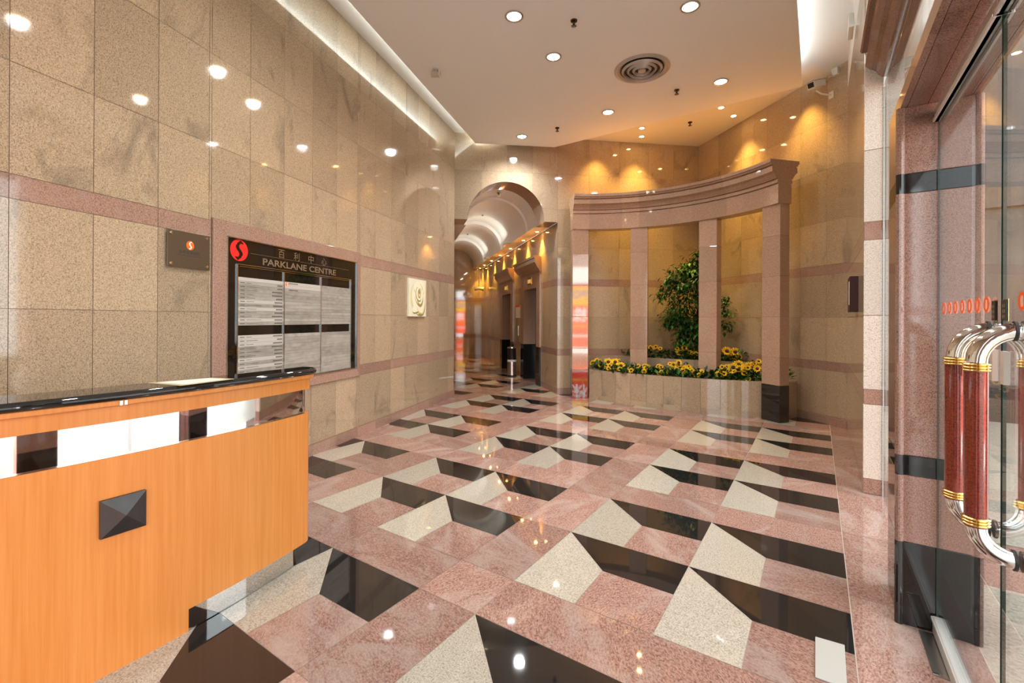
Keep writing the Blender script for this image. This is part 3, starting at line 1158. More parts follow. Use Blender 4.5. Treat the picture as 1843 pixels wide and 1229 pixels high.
m.build('metal_frame', db)
cols = [(2.096, 2.628), (2.645, 3.182), (3.199, 3.730)]
for ci, (a, b) in enumerate(cols):
    m = MB()
    for zt, zb in ((1.864, 1.430), (1.342, .892)):
        nsl = 13
        for k in range(nsl):
            h = (zt - zb) / nsl
            zz = zt - (k + 1) * h
            white = (ci == 0 and random.random() < .45) or (ci == 1 and zt > 1.8 and k < 2)
            mt = M['slatw'] if white else M['slat']
            wbox(m, FL_, a, b, zz + .0006, zz + h - .0004, .010, .0145, mt)
            if ci == 0 and random.random() < .9:
                zc = zz + h * .5
                x = a + .02
                wbox(m, FL_, x, x + .05, zc - .003, zc + .003, .0145, .0150, M['ink'])
                x += .07
                for _ in range(random.randint(3, 9)):
                    wd_ = random.uniform(.008, .02)
                    wbox(m, FL_, x, x + wd_, zc - .0022, zc + .0022, .0145, .0150, M['bronze'])
                    x += wd_ + .003
                x = b - .012
                for _ in range(random.randint(4, 8)):
                    wbox(m, FL_, x - .013, x, zc - .006, zc + .006, .0145, .0150, M['ink'])
                    x -= .017
            if ci == 1 and zt > 1.8 and k in (0, 2):
                zc = zz + h * .5
                x = a + .06
                for _ in range(9):
                    wbox(m, FL_, x, x + .010, zc - .004, zc + .006, .0145, .0150, M['ink'])
                    x += .0145
    m.build('name_slats', db)
m = MB()
s_logo(m, FL_, 2.107, 2.099, .094, .096, .0112, M['redlogo'], M['blackglass'])
tag(m.build('logo', db), 'red disc logo with a dark S shape')
m = MB()
s_logo(m, FL_, 2.684, 1.838, .020, .023, .0152, M['orangelogo'], M['whiteink'])
tag(m.build('logo', db), 'small orange disc logo')
m = MB()
put_text(m, 'PARKLANE CENTRE', FL_, 2.372, 3.455, 1.999, 2.064, .0116, M['goldtext'], weight=.022)
m.build('lettering', db)
for ch, a in zip('\u767e\u5229\u4e2d\u5fc3', (2.565, 2.775, 2.990, 3.202)):
    m = MB()
    put_text(m, ch, FL_, a, a + .082, 2.094, 2.178, .0116, M['goldtext'])
    m.build('lettering', db)
m = MB()
wbox(m, FL_, 2.23, 3.70, 2.088, 2.0905, .010, .0118, M['goldtext'])
m.build('header_line', db)

# bronze plaque
pq = thing('wall_plaque', 'small dark bronze plaque with an orange logo on the left wall', 'plaque', (*FL_.p(1.63, 0)[:2], 1.885))
m = MB()
wbox(m, FL_, 1.458, 1.812, 1.885, 2.170, .012, .020, M['bronze'])
m.build('plate', pq, bevel=.002)
for a in (1.485, 1.785):
    for z in (1.912, 2.143):
        m = MB()
        m.lathe(FL_.p(a, z, 0), [(.008, 0), (.008, .022), (.013, .022), (.013, .027), (.0, .029)], M['chrome'], 16, axis=(*FL_.n, 0))
        m.build('fixing_screw', pq, smooth=True)
m = MB()
s_logo(m, FL_, 1.640, 2.066, .033, .036, .0208, M['orangelogo'], M['whiteink'])
m.build('logo', pq)
m = MB()
put_text(m, '\u4fe1\u548c\u7ba1\u696d\u512a\u52e2', FL_, 1.548, 1.722, 1.998, 2.022, .0206, M['ink'])
put_text(m, 'Sino Property Services', FL_, 1.540, 1.738, 1.976, 1.990, .0206, M['ink'])
m.build('lettering', pq)

# rose picture
rp = thing('rose_picture', 'small unframed picture of a cream rose hung on the left wall', 'picture', (*FL_.p(5.5, 0)[:2], 1.534))
m = MB()
wbox(m, FL_, 5.203, 5.797, 1.534, 2.130, .0, .028, M['canvas'])
m.build('canvas', rp)
m = MB()
uc_, zc_ = 5.52, 1.88


def petal(mb, uc, zc, ru, rz, rot, d, mt, dent=.12):
    k = 22
    pts = []
    for i in range(k):
        a = 2 * math.pi * i / k
        rr = 1 - dent * math.cos(3 * a) * .5
        x, z = ru * rr * math.cos(a), rz * rr * math.sin(a)
        xx, zz = x * math.cos(rot) - z * math.sin(rot), x * math.sin(rot) + z * math.cos(rot)
        xx = max(5.206, min(5.794, uc + xx))
        zz = max(1.537, min(2.127, zc + zz))
        pts.append(FL_.p(xx, zz, d))
    mb.face(pts, mt, .5)


pet = [(.03, -.06, .25, .27, .2, 'petalw3'), (-.10, -.05, .17, .25, .35, 'petalw2'), (-.07, -.03, .15, .24, .35, 'petalw1'), (.17, -.02, .11, .25, -.15, 'petalw2'), (.15, .0, .10, .24, -.15, 'petalw1'),
       (.03, .13, .21, .13, 0, 'petalw2'), (.03, .15, .20, .11, 0, 'petalw1'), (-.03, -.17, .19, .09, .45, 'petalw3'), (-.045, -.15, .185, .085, .45, 'petalw1'), (.07, -.20, .12, .07, -.2, 'petalw2'), (.075, -.185, .115, .062, -.2, 'petalw1'),
       (.03, .02, .155, .185, .1, 'petalw3'), (.02, .035, .145, .17, .1, 'petalw1'), (.06, -.005, .115, .14, -.4, 'petalw3'), (.065, .01, .105, .125, -.4, 'petalw1'),
       (-.01, .03, .09, .125, .5, 'petalw3'), (-.005, .04, .08, .11, .5, 'petalw1'), (.03, .06, .06, .085, -.3, 'petalw3'), (.032, .07, .052, .07, -.3, 'petalw2'), (.02, .085, .035, .045, .4, 'petalw3')]
for i, (a, b, c_, d_, e, mt) in enumerate(pet):
    petal(m, uc_ + a * .95, zc_ - .03 + b, c_ * .92, d_, e, .0285 + i * .0003, M[mt])
m.build('rose_print', rp)

# ------------------------------------------------------------------ colonnade
CCc = Vector((-2.251, 5.778))
RC = 2.6
cl = thing('colonnade', 'curved rose granite colonnade of four square pillars around the flower bed', 'colonnade', (CCc.x, CCc.y + RC, 0))
pil = [(Vector((-3.7485, 7.903)), R(37.0)), (Vector((-2.761, 8.327)), R(14)), (Vector((-1.562, 8.285)), R(-13)), (Vector((-.585, 7.774)), R(-35.5))]
for i, (fc, ta) in enumerate(pil):
    tn = Vector((math.cos(ta), math.sin(ta)))
    nn = Vector((-tn.y, tn.x))          # away from the viewer
    c_ = fc + nn * .095
    zb = .54
    lbl = ['leftmost pillar', 'second pillar', 'third pillar', 'rightmost pillar'][i]
    m = MB()
    zj = [zb, .75 + .2, 1.55, 2.15, 2.75, 3.215]
    z_start = zb if i in (0, 3) else .48
    zj[0] = z_start
    for a, b in zip(zj, zj[1:]):
        m.box((c_.x, c_.y, a + .0008), .304, .19, b - a - .0016, M['rose'], ta)
    m.box((c_.x, c_.y, z_start), .30, .186, 3.215 - z_start, M['joint'], ta)
    ps = m.build('pillar', cl, bevel=.004)
    if i in (0, 3):
        m = MB()
        m.box((c_.x, c_.y, 0), .308, .194, zb, M['fblack'], ta)
        tag(m.build('pillar_base', ps, bevel=.003), 'black granite base')
# entablature swept along the arc
half = [(.115, 3.212), (.115, 3.494), (.100, 3.496), (.100, 3.508), (.130, 3.510), (.130, 3.556), (.112, 3.558), (.112, 3.570), (.136, 3.574), (.150, 3.600), (.178, 3.640), (.205, 3.662),
        (.218, 3.668), (.218, 3.746), (.196, 3.749), (.196, 3.762), (.226, 3.766), (.236, 3.786), (.236, 3.795), (.254, 3.797), (.254, 3.846)]
prof = [(-d, z) for d, z in half] + [(d, z) for d, z in half[::-1]]
m = MB()
a0, a1 = R(38.6), R(-43.2)
nseg = 48
rows = []
for i in range(nseg + 1):
    th = a0 + (a1 - a0) * i / nseg
    rad = Vector((-math.sin(th), math.cos(th)))
    # follow the front faces of the pillars, then set back half the depth
    rows.append([(CCc.x + rad.x * (RC + .095 + d), CCc.y + rad.y * (RC + .095 + d), z) for d, z in prof])
for k in range(12):
    i0_, i1_ = k * 4, (k + 1) * 4
    m.grid(rows[i0_:i1_ + 1], M['rose'], closed=True, tv=random.random())
m.face(rows[0][::-1], M['rose'])
m.face(rows[-1], M['rose'])
m.build('entablature', cl)

# ------------------------------------------------------------------ planter in two tiers
pt = thing('planter', 'low curved beige granite planter below the colonnade', 'planter', (-2.2, 8.4, 0))


def arc3(p0, p1, p2, n=30):
    """parabola through three plan points by x"""
    (x0, y0), (x1, y1), (x2, y2) = p0, p1, p2
    out = []
    for i in range(n + 1):
        x = x0 + (x2 - x0) * i / n
        yv = y0 * (x - x1) * (x - x2) / ((x0 - x1) * (x0 - x2)) + y1 * (x - x0) * (x - x2) / ((x1 - x0) * (x1 - x2)) + y2 * (x - x0) * (x - x1) / ((x2 - x0) * (x2 - x1))
        out.append((x, yv))
    return out


front = arc3((-3.60, 7.995), (-2.09, 7.76), (-.70, 7.965), 30)
ZR = .553


def curb(mb, line, z0, z1, th, mat, per=3, cap=True):
    k = len(line)
    nor = []
    for i in range(k):
        a, b = Vector(line[max(i - 1, 0)]), Vector(line[min(i + 1, k - 1)])
        d = (b - a).normalized()
        nor.append(Vector((-d.y, d.x)))
    for i in range(0, k - 1, per):
        j = min(i + per, k - 1)
        tv = random.random()
        rows = []
        seg = list(range(i, j + 1))
        e = .0018
        def P(q, z, off):
            v = Vector(line[q]) + nor[q] * off
            if q == i or q == j:
                d = (Vector(line[j]) - Vector(line[i])).normalized()
                v = v + d * (e if q == i else -e)
            return (v.x, v.y, z)
        mb.grid([[P(q, z0, 0) for q in seg], [P(q, z1, 0) for q in seg], [P(q, z1, th) for q in seg], [P(q, z0, th) for q in seg]], mat, tv=tv)
    


m = MB()
left_side = [(-3.86, 8.46), (-3.60, 7.995)]
right_side = [(-.70, 7.965), (-.40, 7.99), (-.262, 8.36)]
curb(m, front, .0, ZR, .06, M['beige'], 3)
curb(m, left_side, 0, ZR, .06, M['beige'], 1)
curb(m, right_side, 0, ZR, .06, M['beige'], 1)
m.build('curb_wall', pt)
m = MB()
fs = [(x, y - .012) for x, y in front]
curb(m, fs, .0, .085, .01, M['beige'], 3)
m.build('plinth', pt)
m = MB()
tier = arc3((-3.45, 8.86), (-2.0, 8.80), (-.93, 8.95), 24)
curb(m, tier, .4, .765, .05, M['beige'], 3)
m.build('tier_wall', pt)
m = MB()
m.face([(x, y + .03, .49) for x, y in front] + [(-.27, 8.34, .49), (-.93, 8.95, .49)] + [(x, y + .02, .49) for x, y in tier[::-1]] + [(-3.86, 8.46, .49)], M['soil'])
m.face([(x, y + .03, .69) for x, y in tier] + [(-2.09, 10.0, .69)], M['soil'])
m.build('soil', pt)

# ------------------------------------------------------------------ plants
LEAFY = []


def leaf(mb, c, d, ln, wd, mt, up=Vector((0, 0, 1))):
    d = Vector(d).normalized()
    s = d.cross(up)
    if s.length < .05:
        s = Vector((1, 0, 0))
    s.normalize()
    nrm = s.cross(d)
    c = Vector(c)
    p0, p1, p2 = c, c + d * ln * .45 + nrm * ln * .10, c + d * ln - nrm * ln * .06
    n = len(mb.v)
    mb.v += [tuple(p0), tuple(p1 + s * wd), tuple(p2), tuple(p1 - s * wd), tuple(p1 - nrm * wd * .3)]
    for f in ((0, 1, 4), (1, 2, 4), (2, 3, 4), (3, 0, 4)):
        mb.f.append(tuple(n + i for i in f))
        mb.m.append(mb.mi(mt))
        mb.t.append(random.random())


FLW = [(-3.66,8.26,0.66,1,0),(-3.55,8.27,0.70,1,0),(-3.47,8.25,0.70,0,0),(-3.53,8.19,0.65,0,0),(-3.46,8.14,0.63,0,0),(-3.31,8.20,0.69,2,0),(-3.18,8.18,0.70,2,0),(-3.09,8.19,0.73,0,0),(-3.30,8.10,0.63,0,0),(-3.23,8.09,0.64,0,0),(-3.33,8.05,0.59,0,0),(-3.23,8.01,0.59,0,0),(-3.10,7.96,0.58,0,0),(-3.01,8.05,0.65,2,0),(-3.01,7.98,0.60,0,0),(-2.79,7.96,0.62,0,0),(-2.79,7.91,0.58,0,0),(-2.72,7.90,0.60,0,0),(-2.86,7.91,0.56,0,0),(-2.67,8.02,0.67,0,0),(-2.55,8.00,0.68,0,0),(-2.49,7.94,0.65,0,0),(-2.52,7.89,0.60,0,0),(-2.60,8.23,0.66,0,0),(-2.56,8.22,0.65,0,0),(-2.57,8.16,0.62,0,0),(-2.49,8.06,0.57,0,0),(-2.37,8.21,0.67,0,0),(-2.33,8.20,0.66,0,0),(-2.41,8.25,0.68,0,0),(-2.28,8.00,0.56,0,0),(-2.26,8.05,0.59,0,0),(-2.19,8.05,0.59,0,0),(-2.13,8.10,0.62,0,0),(-2.18,7.98,0.56,0,0),(-2.16,8.26,0.72,0,0),(-2.09,8.26,0.71,1,0),(-2.01,8.26,0.75,1,0),(-2.00,8.18,0.67,0,0),(-1.91,8.19,0.68,0,0),(-2.03,8.14,0.65,0,0),(-1.94,8.04,0.61,2,0),(-1.89,8.10,0.64,2,0),(-1.83,8.19,0.68,1,0),(-1.77,8.09,0.64,0,0),(-1.77,8.02,0.60,0,0),(-1.73,7.96,0.57,0,0),(-1.70,8.05,0.62,0,0),(-1.66,8.10,0.64,0,0),(-1.61,7.98,0.59,0,0),(-1.59,8.07,0.63,0,0),(-1.36,8.05,0.62,1,0),(-1.26,8.27,0.73,0,0),(-1.30,8.25,0.72,0,0),(-1.23,8.15,0.67,0,0),(-1.19,8.08,0.63,0,0),(-1.25,8.07,0.63,0,0),(-1.17,8.16,0.67,0,0),(-1.15,8.27,0.72,2,0),(-1.10,8.35,0.76,2,0),(-1.10,8.21,0.69,0,0),(-1.05,8.25,0.71,1,0),(-0.99,8.34,0.75,0,0),(-1.00,8.29,0.72,0,0),(-0.92,8.38,0.76,1,0),(-0.89,8.39,0.78,0,0),(-0.93,8.30,0.73,0,0),(-0.82,8.41,0.81,0,0),(-0.80,8.38,0.76,0,0),(-0.79,8.41,0.83,0,0),(-0.79,8.29,0.72,1,0),(-0.95,8.12,0.65,0,0),(-0.94,8.00,0.57,0,0),(-2.79,9.00,0.96,0,1),(-2.67,9.00,0.97,0,1),(-2.65,9.00,0.95,0,1),(-2.59,9.00,0.94,0,1),(-2.25,9.00,0.95,0,1),(-2.26,9.00,1.02,0,1),(-2.20,9.00,0.94,0,1),(-2.16,9.00,0.88,2,1),(-2.08,9.00,0.97,1,1),(-1.98,9.00,0.89,0,1),(-2.00,9.00,0.84,0,1),(-1.94,9.00,0.87,0,1),(-1.91,9.00,0.87,0,1),(-2.00,9.00,0.79,0,1),(-1.95,9.00,0.80,0,1),(-1.38,9.00,0.94,2,1),(-1.25,9.00,0.93,2,1),(-1.16,9.00,0.92,0,1),(-1.41,9.00,0.85,0,1),(-1.29,9.00,0.83,0,1),(-1.34,9.00,0.87,0,1),(-1.17,9.00,0.84,0,1),(-1.25,9.00,0.78,0,1),(-1.33,9.00,0.79,0,1),(-1.21,9.00,0.77,0,1)]
foli = [MB(), MB()]
SOIL = (.49, .69)
rngs = random.Random(3)


def rv(r=1.0):
    return Vector((rngs.uniform(-r, r), rngs.uniform(-r, r), rngs.uniform(-.2, r)))


for x, y, z, k, tr in FLW:
    for q in range(11):
        h = rngs.uniform(SOIL[tr] + .03, max(z - .03, SOIL[tr] + .08))
        c_ = Vector((x + rngs.gauss(0, .07), y + rngs.gauss(.02, .06), h))
        leaf(foli[tr], c_, rv() + Vector((0, -.5, .1)), rngs.uniform(.07, .13), rngs.uniform(.022, .04), M['leafd'] if rngs.random() < .6 else M['leaf'])
for q in range(420):
    i = rngs.randrange(len(front))
    x, y = front[i]
    c_ = Vector((x + rngs.uniform(-.05, .05), y + rngs.uniform(.1, .55), rngs.uniform(.5, .64)))
    if c_.x < -3.62 or c_.x > -.55:
        continue
    leaf(foli[0], c_, rv() + Vector((0, -.3, .1)), rngs.uniform(.07, .13), rngs.uniform(.022, .04), M['leafd'] if rngs.random() < .65 else M['leaf'])
for q in range(330):
    i = rngs.randrange(len(tier))
    x, y = tier[i]
    c_ = Vector((x + rngs.uniform(-.05, .05), y + rngs.uniform(.06, .4), rngs.uniform(.72, .88)))
    leaf(foli[1], c_, rv() + Vector((0, -.3, .1)), rngs.uniform(.06, .12), rngs.uniform(.02, .036), M['leafd'] if rngs.random() < .75 else M['leaf'])
for q in range(14):
    c_ = Vector((-.36 + rngs.uniform(-.05, .04), 8.2 + rngs.uniform(-.08, .05), rngs.uniform(.55, .72)))
    leaf(foli[0], c_, rv() + Vector((.4, -.3, .1)), rngs.uniform(.08, .13), .035, M['leaf'])
tag(foli[0].build('foliage'), 'dense green leaves between the sunflowers of the front bed', 'foliage', kind='stuff')
tag(foli[1].build('foliage'), 'dense green leaves between the sunflowers of the raised back bed', 'foliage', kind='stuff')


def sunflower(size, label, group):
    r = thing('sunflower', label, 'flower', (0, 0, 0), group)
    tilt = R(58)
    ax = Vector((0, -math.sin(tilt), math.cos(tilt)))
    a = Vector((1, 0, 0))
    b = ax.cross(a)
    hub = Vector((0, 0, .16))
    m = MB()
    for ring, (n_, r1_, lift) in enumerate(((13, 1.0, .0), (11, .86, .18))):
        for i in range(n_):
            th = 2 * math.pi * (i + ring * .5) / n_ + random.uniform(-.08, .08)
            d = a * math.cos(th) + b * math.sin(th)
            s = ax.cross(d)
            ln = size * r1_ * random.uniform(.9, 1.08)
            p0 = hub + d * size * .30
            p1 = hub + d * ln * .68 + ax * size * (.10 + lift)
            p2 = hub + d * ln + ax * size * (.02 + lift)
            n0 = len(m.v)
            w_ = size * .17
            m.v += [tuple(p0 - s * w_ * .5), tuple(p0 + s * w_ * .5), tuple(p1 + s * w_), tuple(p2), tuple(p1 - s * w_)]
            m.f.append(tuple(range(n0, n0 + 5)))
            m.m.append(m.mi(M['petal']))
            m.t.append(.5)
    m.build('petals', r)
    m = MB()
    m.lathe(hub, [(size * .36, -.004), (size * .36, size * .10), (size * .25, size * .20), (size * .0, size * .22)], M['disc'], 16, axis=ax)
    m.build('seed_disc', r, smooth=True)
    m = MB()
    m.tube([(0, .02, 0), (0, .02, .09), (0, .012, .14), tuple(hub - ax * .004)], .006, M['leaf'], 6)
    m.build('stem', r)
    return r


KI = {}
LB = {(0, 0): 'small yellow sunflower with dark centre in the front bed of the planter', (1, 0): 'medium yellow sunflower with dark centre in the front bed of the planter', (2, 0): 'large yellow sunflower with dark centre in the front bed of the planter',
      (0, 1): 'small yellow sunflower with dark centre in the raised back bed', (1, 1): 'medium yellow sunflower with dark centre in the raised back bed', (2, 1): 'large yellow sunflower with dark centre in the raised back bed'}
for x, y, z, k, tr in FLW:
    key = (k, tr)
    rot = (rngs.uniform(-.25, .15), rngs.uniform(-.2, .2), rngs.uniform(-.9, .7))
    grp = '%s sunflowers in the %s' % (('small', 'medium', 'large')[k], ('front bed', 'raised back bed')[tr])
    loc = (x, y, z - .16)
    if key not in KI:
        KI[key] = sunflower((.052, .068, .094)[k], LB[key], grp)
        KI[key].location = loc
        KI[key].rotation_euler = rot
    else:
        copy_tree(KI[key], loc, rot=rot)

# ficus behind the third pillar
fx = thing('ficus_tree', 'leafy green ficus tree in the back corner behind the third pillar', 'tree', (-1.93, 9.25, .68))
m = MB()
m.tube([(-1.93, 9.25, .68), (-1.95, 9.25, 1.2), (-1.90, 9.24, 1.8), (-1.95, 9.25, 2.3), (-1.93, 9.25, 2.75)], [.035, .03, .025, .015, .004], M['bark'], 8)
for q in range(26):
    z = rngs.uniform(1.2, 2.5)
    d = Vector((rngs.uniform(-1, .9), rngs.uniform(-.7, .4), .5)) * rngs.uniform(.2, .42)
    m.tube([(-1.93, 9.25, z), (-1.93 + d.x * .6, 9.25 + d.y * .6, z + d.z * .5), (-1.93 + d.x, 9.25 + d.y, z + d.z * .4)], [.008, .005, .002], M['bark'], 5)
m.build('trunk', fx, smooth=True)
m = MB()
clumps = []
for q in range(52):
    t = rngs.random()
    z = 1.15 + 1.45 * t
    rad = .46 * (1 if .2 < t < .8 else .62)
    a = rngs.uniform(0, 2 * math.pi)
    rr = rad * math.sqrt(rngs.random())
    clumps.append((-1.98 + rr * math.cos(a) - .06, 9.2 + rr * math.sin(a) * .6, z, .085))
clumps += [(-2.50, 9.12, 2.12, .06), (-2.40, 9.12, 2.26, .07), (-2.58, 9.1, 1.98, .05), (-2.30, 9.1, 2.34, .08), (-1.93, 9.2, 2.62, .05), (-1.93, 9.2, 2.78, .025), (-1.42, 9.15, 1.85, .06), (-1.38, 9.15, 1.65, .06), (-1.40, 9.15, 1.40, .05), (-2.05, 9.1, 1.0, .09), (-2.2, 9.1, 1.06, .08), (-2.38, 9.1, 1.5, .06)]
for cx, cy, cz, sg_ in clumps:
    for q in range(int(26 + 300 * sg_)):
        leaf(m, (cx + rngs.gauss(0, sg_), cy + rngs.gauss(0, sg_), cz + rngs.gauss(0, sg_)), (rngs.uniform(-1, 1) - .15, rngs.uniform(-1, .3), rngs.uniform(-1.1, .2)), rngs.uniform(.08, .13), rngs.uniform(.02, .034), M['leaf'] if rngs.random() < .5 else M['leafd'])
m.build('leaves', fx)

# ------------------------------------------------------------------ lift doorways
BLK = M['fblack']


def lift(name, label, s0, s1):
    r = thing(name, label, 'lift doorway', (*FC.p((s0 + s1) / 2, 0)[:2], 0), kind='structure')
    jw = .26
    m = MB()
    for a, b in ((s0, s0 + jw), (s1 - jw, s1)):
        wbox(m, FC, a, b, .87, 2.56, -.35, .035, M['rose'])
    wbox(m, FC, s0 + jw, s1 - jw, 2.22, 2.56, -.35, .035, M['rose'])
    m.build('door_surround', r, bevel=.004)
    for a, b in ((s0, s0 + jw), (s1 - jw, s1)):
        m = MB()
        wbox(m, FC, a - .002, b + .002, 0, .87, -.35, .038, BLK)
        tag(m.build('surround_base', r, bevel=.003), 'black granite base of the surround')
    mid = (s0 + s1) / 2
    for a, b in ((s0 + jw, mid - .003), (mid + .003, s1 - jw)):
        m = MB()
        wbox(m, FC, a, b, .01, 2.22, -.33, -.28, M['darksteel'])
        m.build('door_leaf', r)
    m = MB()
    wbox(m, FC, mid - .17, mid + .17, 2.33, 2.48, .035, .045, M['brass'])
    wbox(m, FC, mid - .135, mid + .135, 2.36, 2.45, .045, .048, M['lit'])
    m.build('floor_indicator', r)
    cp = [(.0, 2.56), (.045, 2.56), (.06, 2.60), (.075, 2.62), (.12, 2.66), (.17, 2.73), (.19, 2.76), (.19, 2.84), (.215, 2.85), (.215, 2.90), (0, 2.90)]
    m = MB()
    k = .12
    rows = []
    for a, e in ((s0 - .02, -1), (s1 + .02, 1)):
        rows.append([FC.p(a + e * d * .6, z, d) for d, z in cp])
    m.grid(rows, M['rose'], closed=True)
    m.face(rows[0], M['rose'])
    m.face(rows[1][::-1], M['rose'])
    m.build('cornice', r)
    return r


lift('door_3', 'nearer lift doorway with moulded granite cornice in the corridor', *P1)
lift('door_4', 'farther lift doorway with moulded granite cornice in the corridor', *P2)
m = MB()
nb = thing('wall_notice', 'white notice with a red heading between the two lift doorways', 'notice', (*FC.p(3.1, 0)[:2], 1.52))
wbox(m, FC, 2.90, 3.33, 1.53, 1.87, 0.001, .006, M['paper'])
m.build('sheet', nb)
m = MB()
wbox(m, FC, 2.90, 3.33, 1.815, 1.87, .006, .0075, M['redlogo'])
for k in range(6):
    wbox(m, FC, 2.95, 3.27, 1.77 - k * .035, 1.775 - k * .035, .006, .0070, M['buff'])
m.build('printing', nb)
m = MB()
wbox(m, FC, 3.08, 3.16, 1.06, 1.32, .0, .012, M['steel'])
cb = m.build('call_panel')
tag(cb, 'slim steel lift call panel on the wall between the lift doorways', 'call panel')

# ash bin
bb = thing('ash_bin', 'round stainless steel ash bin standing by the lift doorway', 'bin', (-6.662, 9.909, 0))
m = MB()
m.lathe((-6.662, 9.909, 0), [(.0, .03), (.118, .03), (.118, .40), (.0, .40)], M['steel'], 28)
m.build('body', bb, smooth=True)
m = MB()
m.lathe((-6.662, 9.909, 0), [(.0, 0), (.122, 0), (.122, .035), (.112, .04)], M['blackpl'], 28)
m.build('base_ring', bb, smooth=True)
m = MB()
m.lathe((-6.662, 9.909, .40), [(.113, 0), (.113, .30), (.118, .31), (.118, .345), (.095, .35), (.085, .31), (0, .30)], M['blackpl'], 28)
m.build('upper_body', bb, smooth=True)
m = MB()
m.lathe((-6.662, 9.909, .735), [(.120, 0), (.124, .004), (.124, .03), (.10, .034), (.092, .012)], M['chrome'], 28)
m.build('ash_rim', bb, smooth=True)
m = MB()
m.lathe((-6.662, 9.909, .385), [(.1195, 0), (.1195, .055)], M['whitepl'], 28)
m.build('label_band', bb, smooth=True)

# corridor camera pair
FCc = FC
cv = thing('corridor_camera', 'pair of small gold-lit security cameras high in the far corner of the corridor', 'security camera', FC.p(7.9, 2.62, .25))
m = MB()
q = Vector(FC.p(7.9, 2.62, .25))
m.tube([tuple(q), FC.p(7.9, 2.80, .25), FC.p(7.9, ZS, .25)], .02, M['beigepl'], 8)
m.lathe(tuple(q), [(0, -.05), (.05, -.05), (.06, -.02), (.03, .02), (0, .03)], M['beigepl'], 18)
m.build('ceiling_mount', cv, smooth=True)
for dd in ((-.17, .17), (.17, .13)):
    c_ = q + Vector((rt.x, rt.y, 0)) * dd[0]
    m = MB()
    m.tube([tuple(q), tuple(c_ + Vector((0, 0, -.02)))], [.06, .075], M['beigepl'], 12)
    m.build('camera_body', cv, smooth=True)

# ------------------------------------------------------------------ corridor lights
WGOLD = (1.0, 0.52, 0.09)
posn = ['nearest', 'second nearest', 'third nearest', 'fourth nearest', 'fifth nearest', 'sixth nearest', 'farthest']
gl0 = None
for i, s in enumerate((1.0, 2.15, 3.5, 4.85, 6.2, 7.5, 8.5)):
    p = OB(1.93, s, ZS)
    lab = 'small gold spot lamp under the corridor ledge, %s of the row' % posn[i]
    if gl0 is None:
        gl0 = thing('ledge_spot', lab, 'spot lamp', p, 'gold spots under the corridor ledge')
        m = MB()
        m.lathe(p, [(.052, 0), (.052, -.012), (.036, -.012), (.036, 0)], M['brass'], 18)
        m.build('trim_ring', gl0)
        m = MB()
        m.lathe(p, [(.036, -.008), (0.001, -.009)], M['lampg'], 18)
        m.build('lamp', gl0)
    else:
        copy_tree(gl0, p, lab)
    q = FC.p(s + .0, 1.6, .0)
    spot('ledge_spot_light', (p[0], p[1], ZS - .03), q, 160, WGOLD, 72, 1.0, .03)
# uplights on the ledge
ul = None
for i, s in enumerate((2.85, 5.58)):
    p = OB(1.66, s, ZS - .0)
    lab = ('nearer', 'farther')[i] + ' small steel uplight trough on the corridor ledge'
    ul = thing('uplight', lab, 'uplight', p, 'uplights on the corridor ledge')
    m = MB()
    m.box((p[0], p[1], p[2] - .03), .26, .12, .05, M['steel'], math.atan2(DC.y, DC.x))
    m.build('trough', ul)
    q2 = OB(1.62, s + .5, ZS + .05)
    area('uplight_tube', q2, OB(TC, s + .5, ZS + .5), .7, .06, 5, (1, .97, .82))

# ------------------------------------------------------------------ recessed downlights in the dropped ceiling
DL = [((-2.826, 4.217), 'w', 'warm recessed downlight at the top of the picture, left of the nearest sprinkler'),
      ((-2.838, 5.150), 'w', 'warm recessed downlight to the left of the round air diffuser'),
      ((-1.156, 5.135), 'w', 'warm recessed downlight above the round air diffuser, nearest the street side'),
      ((-1.156, 6.995), 'c', 'cool white recessed downlight to the right of the round air diffuser'),
      ((-2.850, 7.020), 'c', 'cool white recessed downlight straight below the round air diffuser'),
      ((-4.560, 7.080), 'c', 'cool white recessed downlight farthest left, above the arch'),
      ((-1.156, 3.30), 'w', 'warm recessed downlight above the viewer, street side, outside the picture'),
      ((-2.82, 2.3), 'w', 'warm recessed downlight over the counter side, outside the picture'),
      ((-1.156, 1.4), 'w', 'warm recessed downlight directly overhead, outside the picture')]
proto = {}
for (x, y), k, lab in DL:
    if k not in proto:
        r = thing('downlight', lab, 'downlight', (x, y, ZP), 'downlights in the dropped ceiling')
        m = MB()
        m.lathe((x, y, ZP), [(.104, 0), (.104, -.006), (.094, -.012), (.082, -.010), (.074, .0)], M['steel'], 36)
        m.build('trim_ring', r, smooth=True)
        m = MB()
        m.lathe((x, y, ZP), [(.076, -.003), (.0005, -.003)], M['lampw' if k == 'w' else 'lampc'], 36)
        m.build('lamp', r)
        proto[k] = r
    else:
        copy_tree(proto[k], (x, y, ZP), lab)
    spot('downlight_beam', (x, y, ZP - .03), (x, y, 0) if x > -4 else (-4.70, 6.75, 0), (95 if x > -2 else 165) if k == 'w' else {-1.156: 24, -2.850: 65, -4.560: 210}[x], (1, .97, .91) if k == 'w' else (.95, .98, 1.0), 150, 1.0, .08)

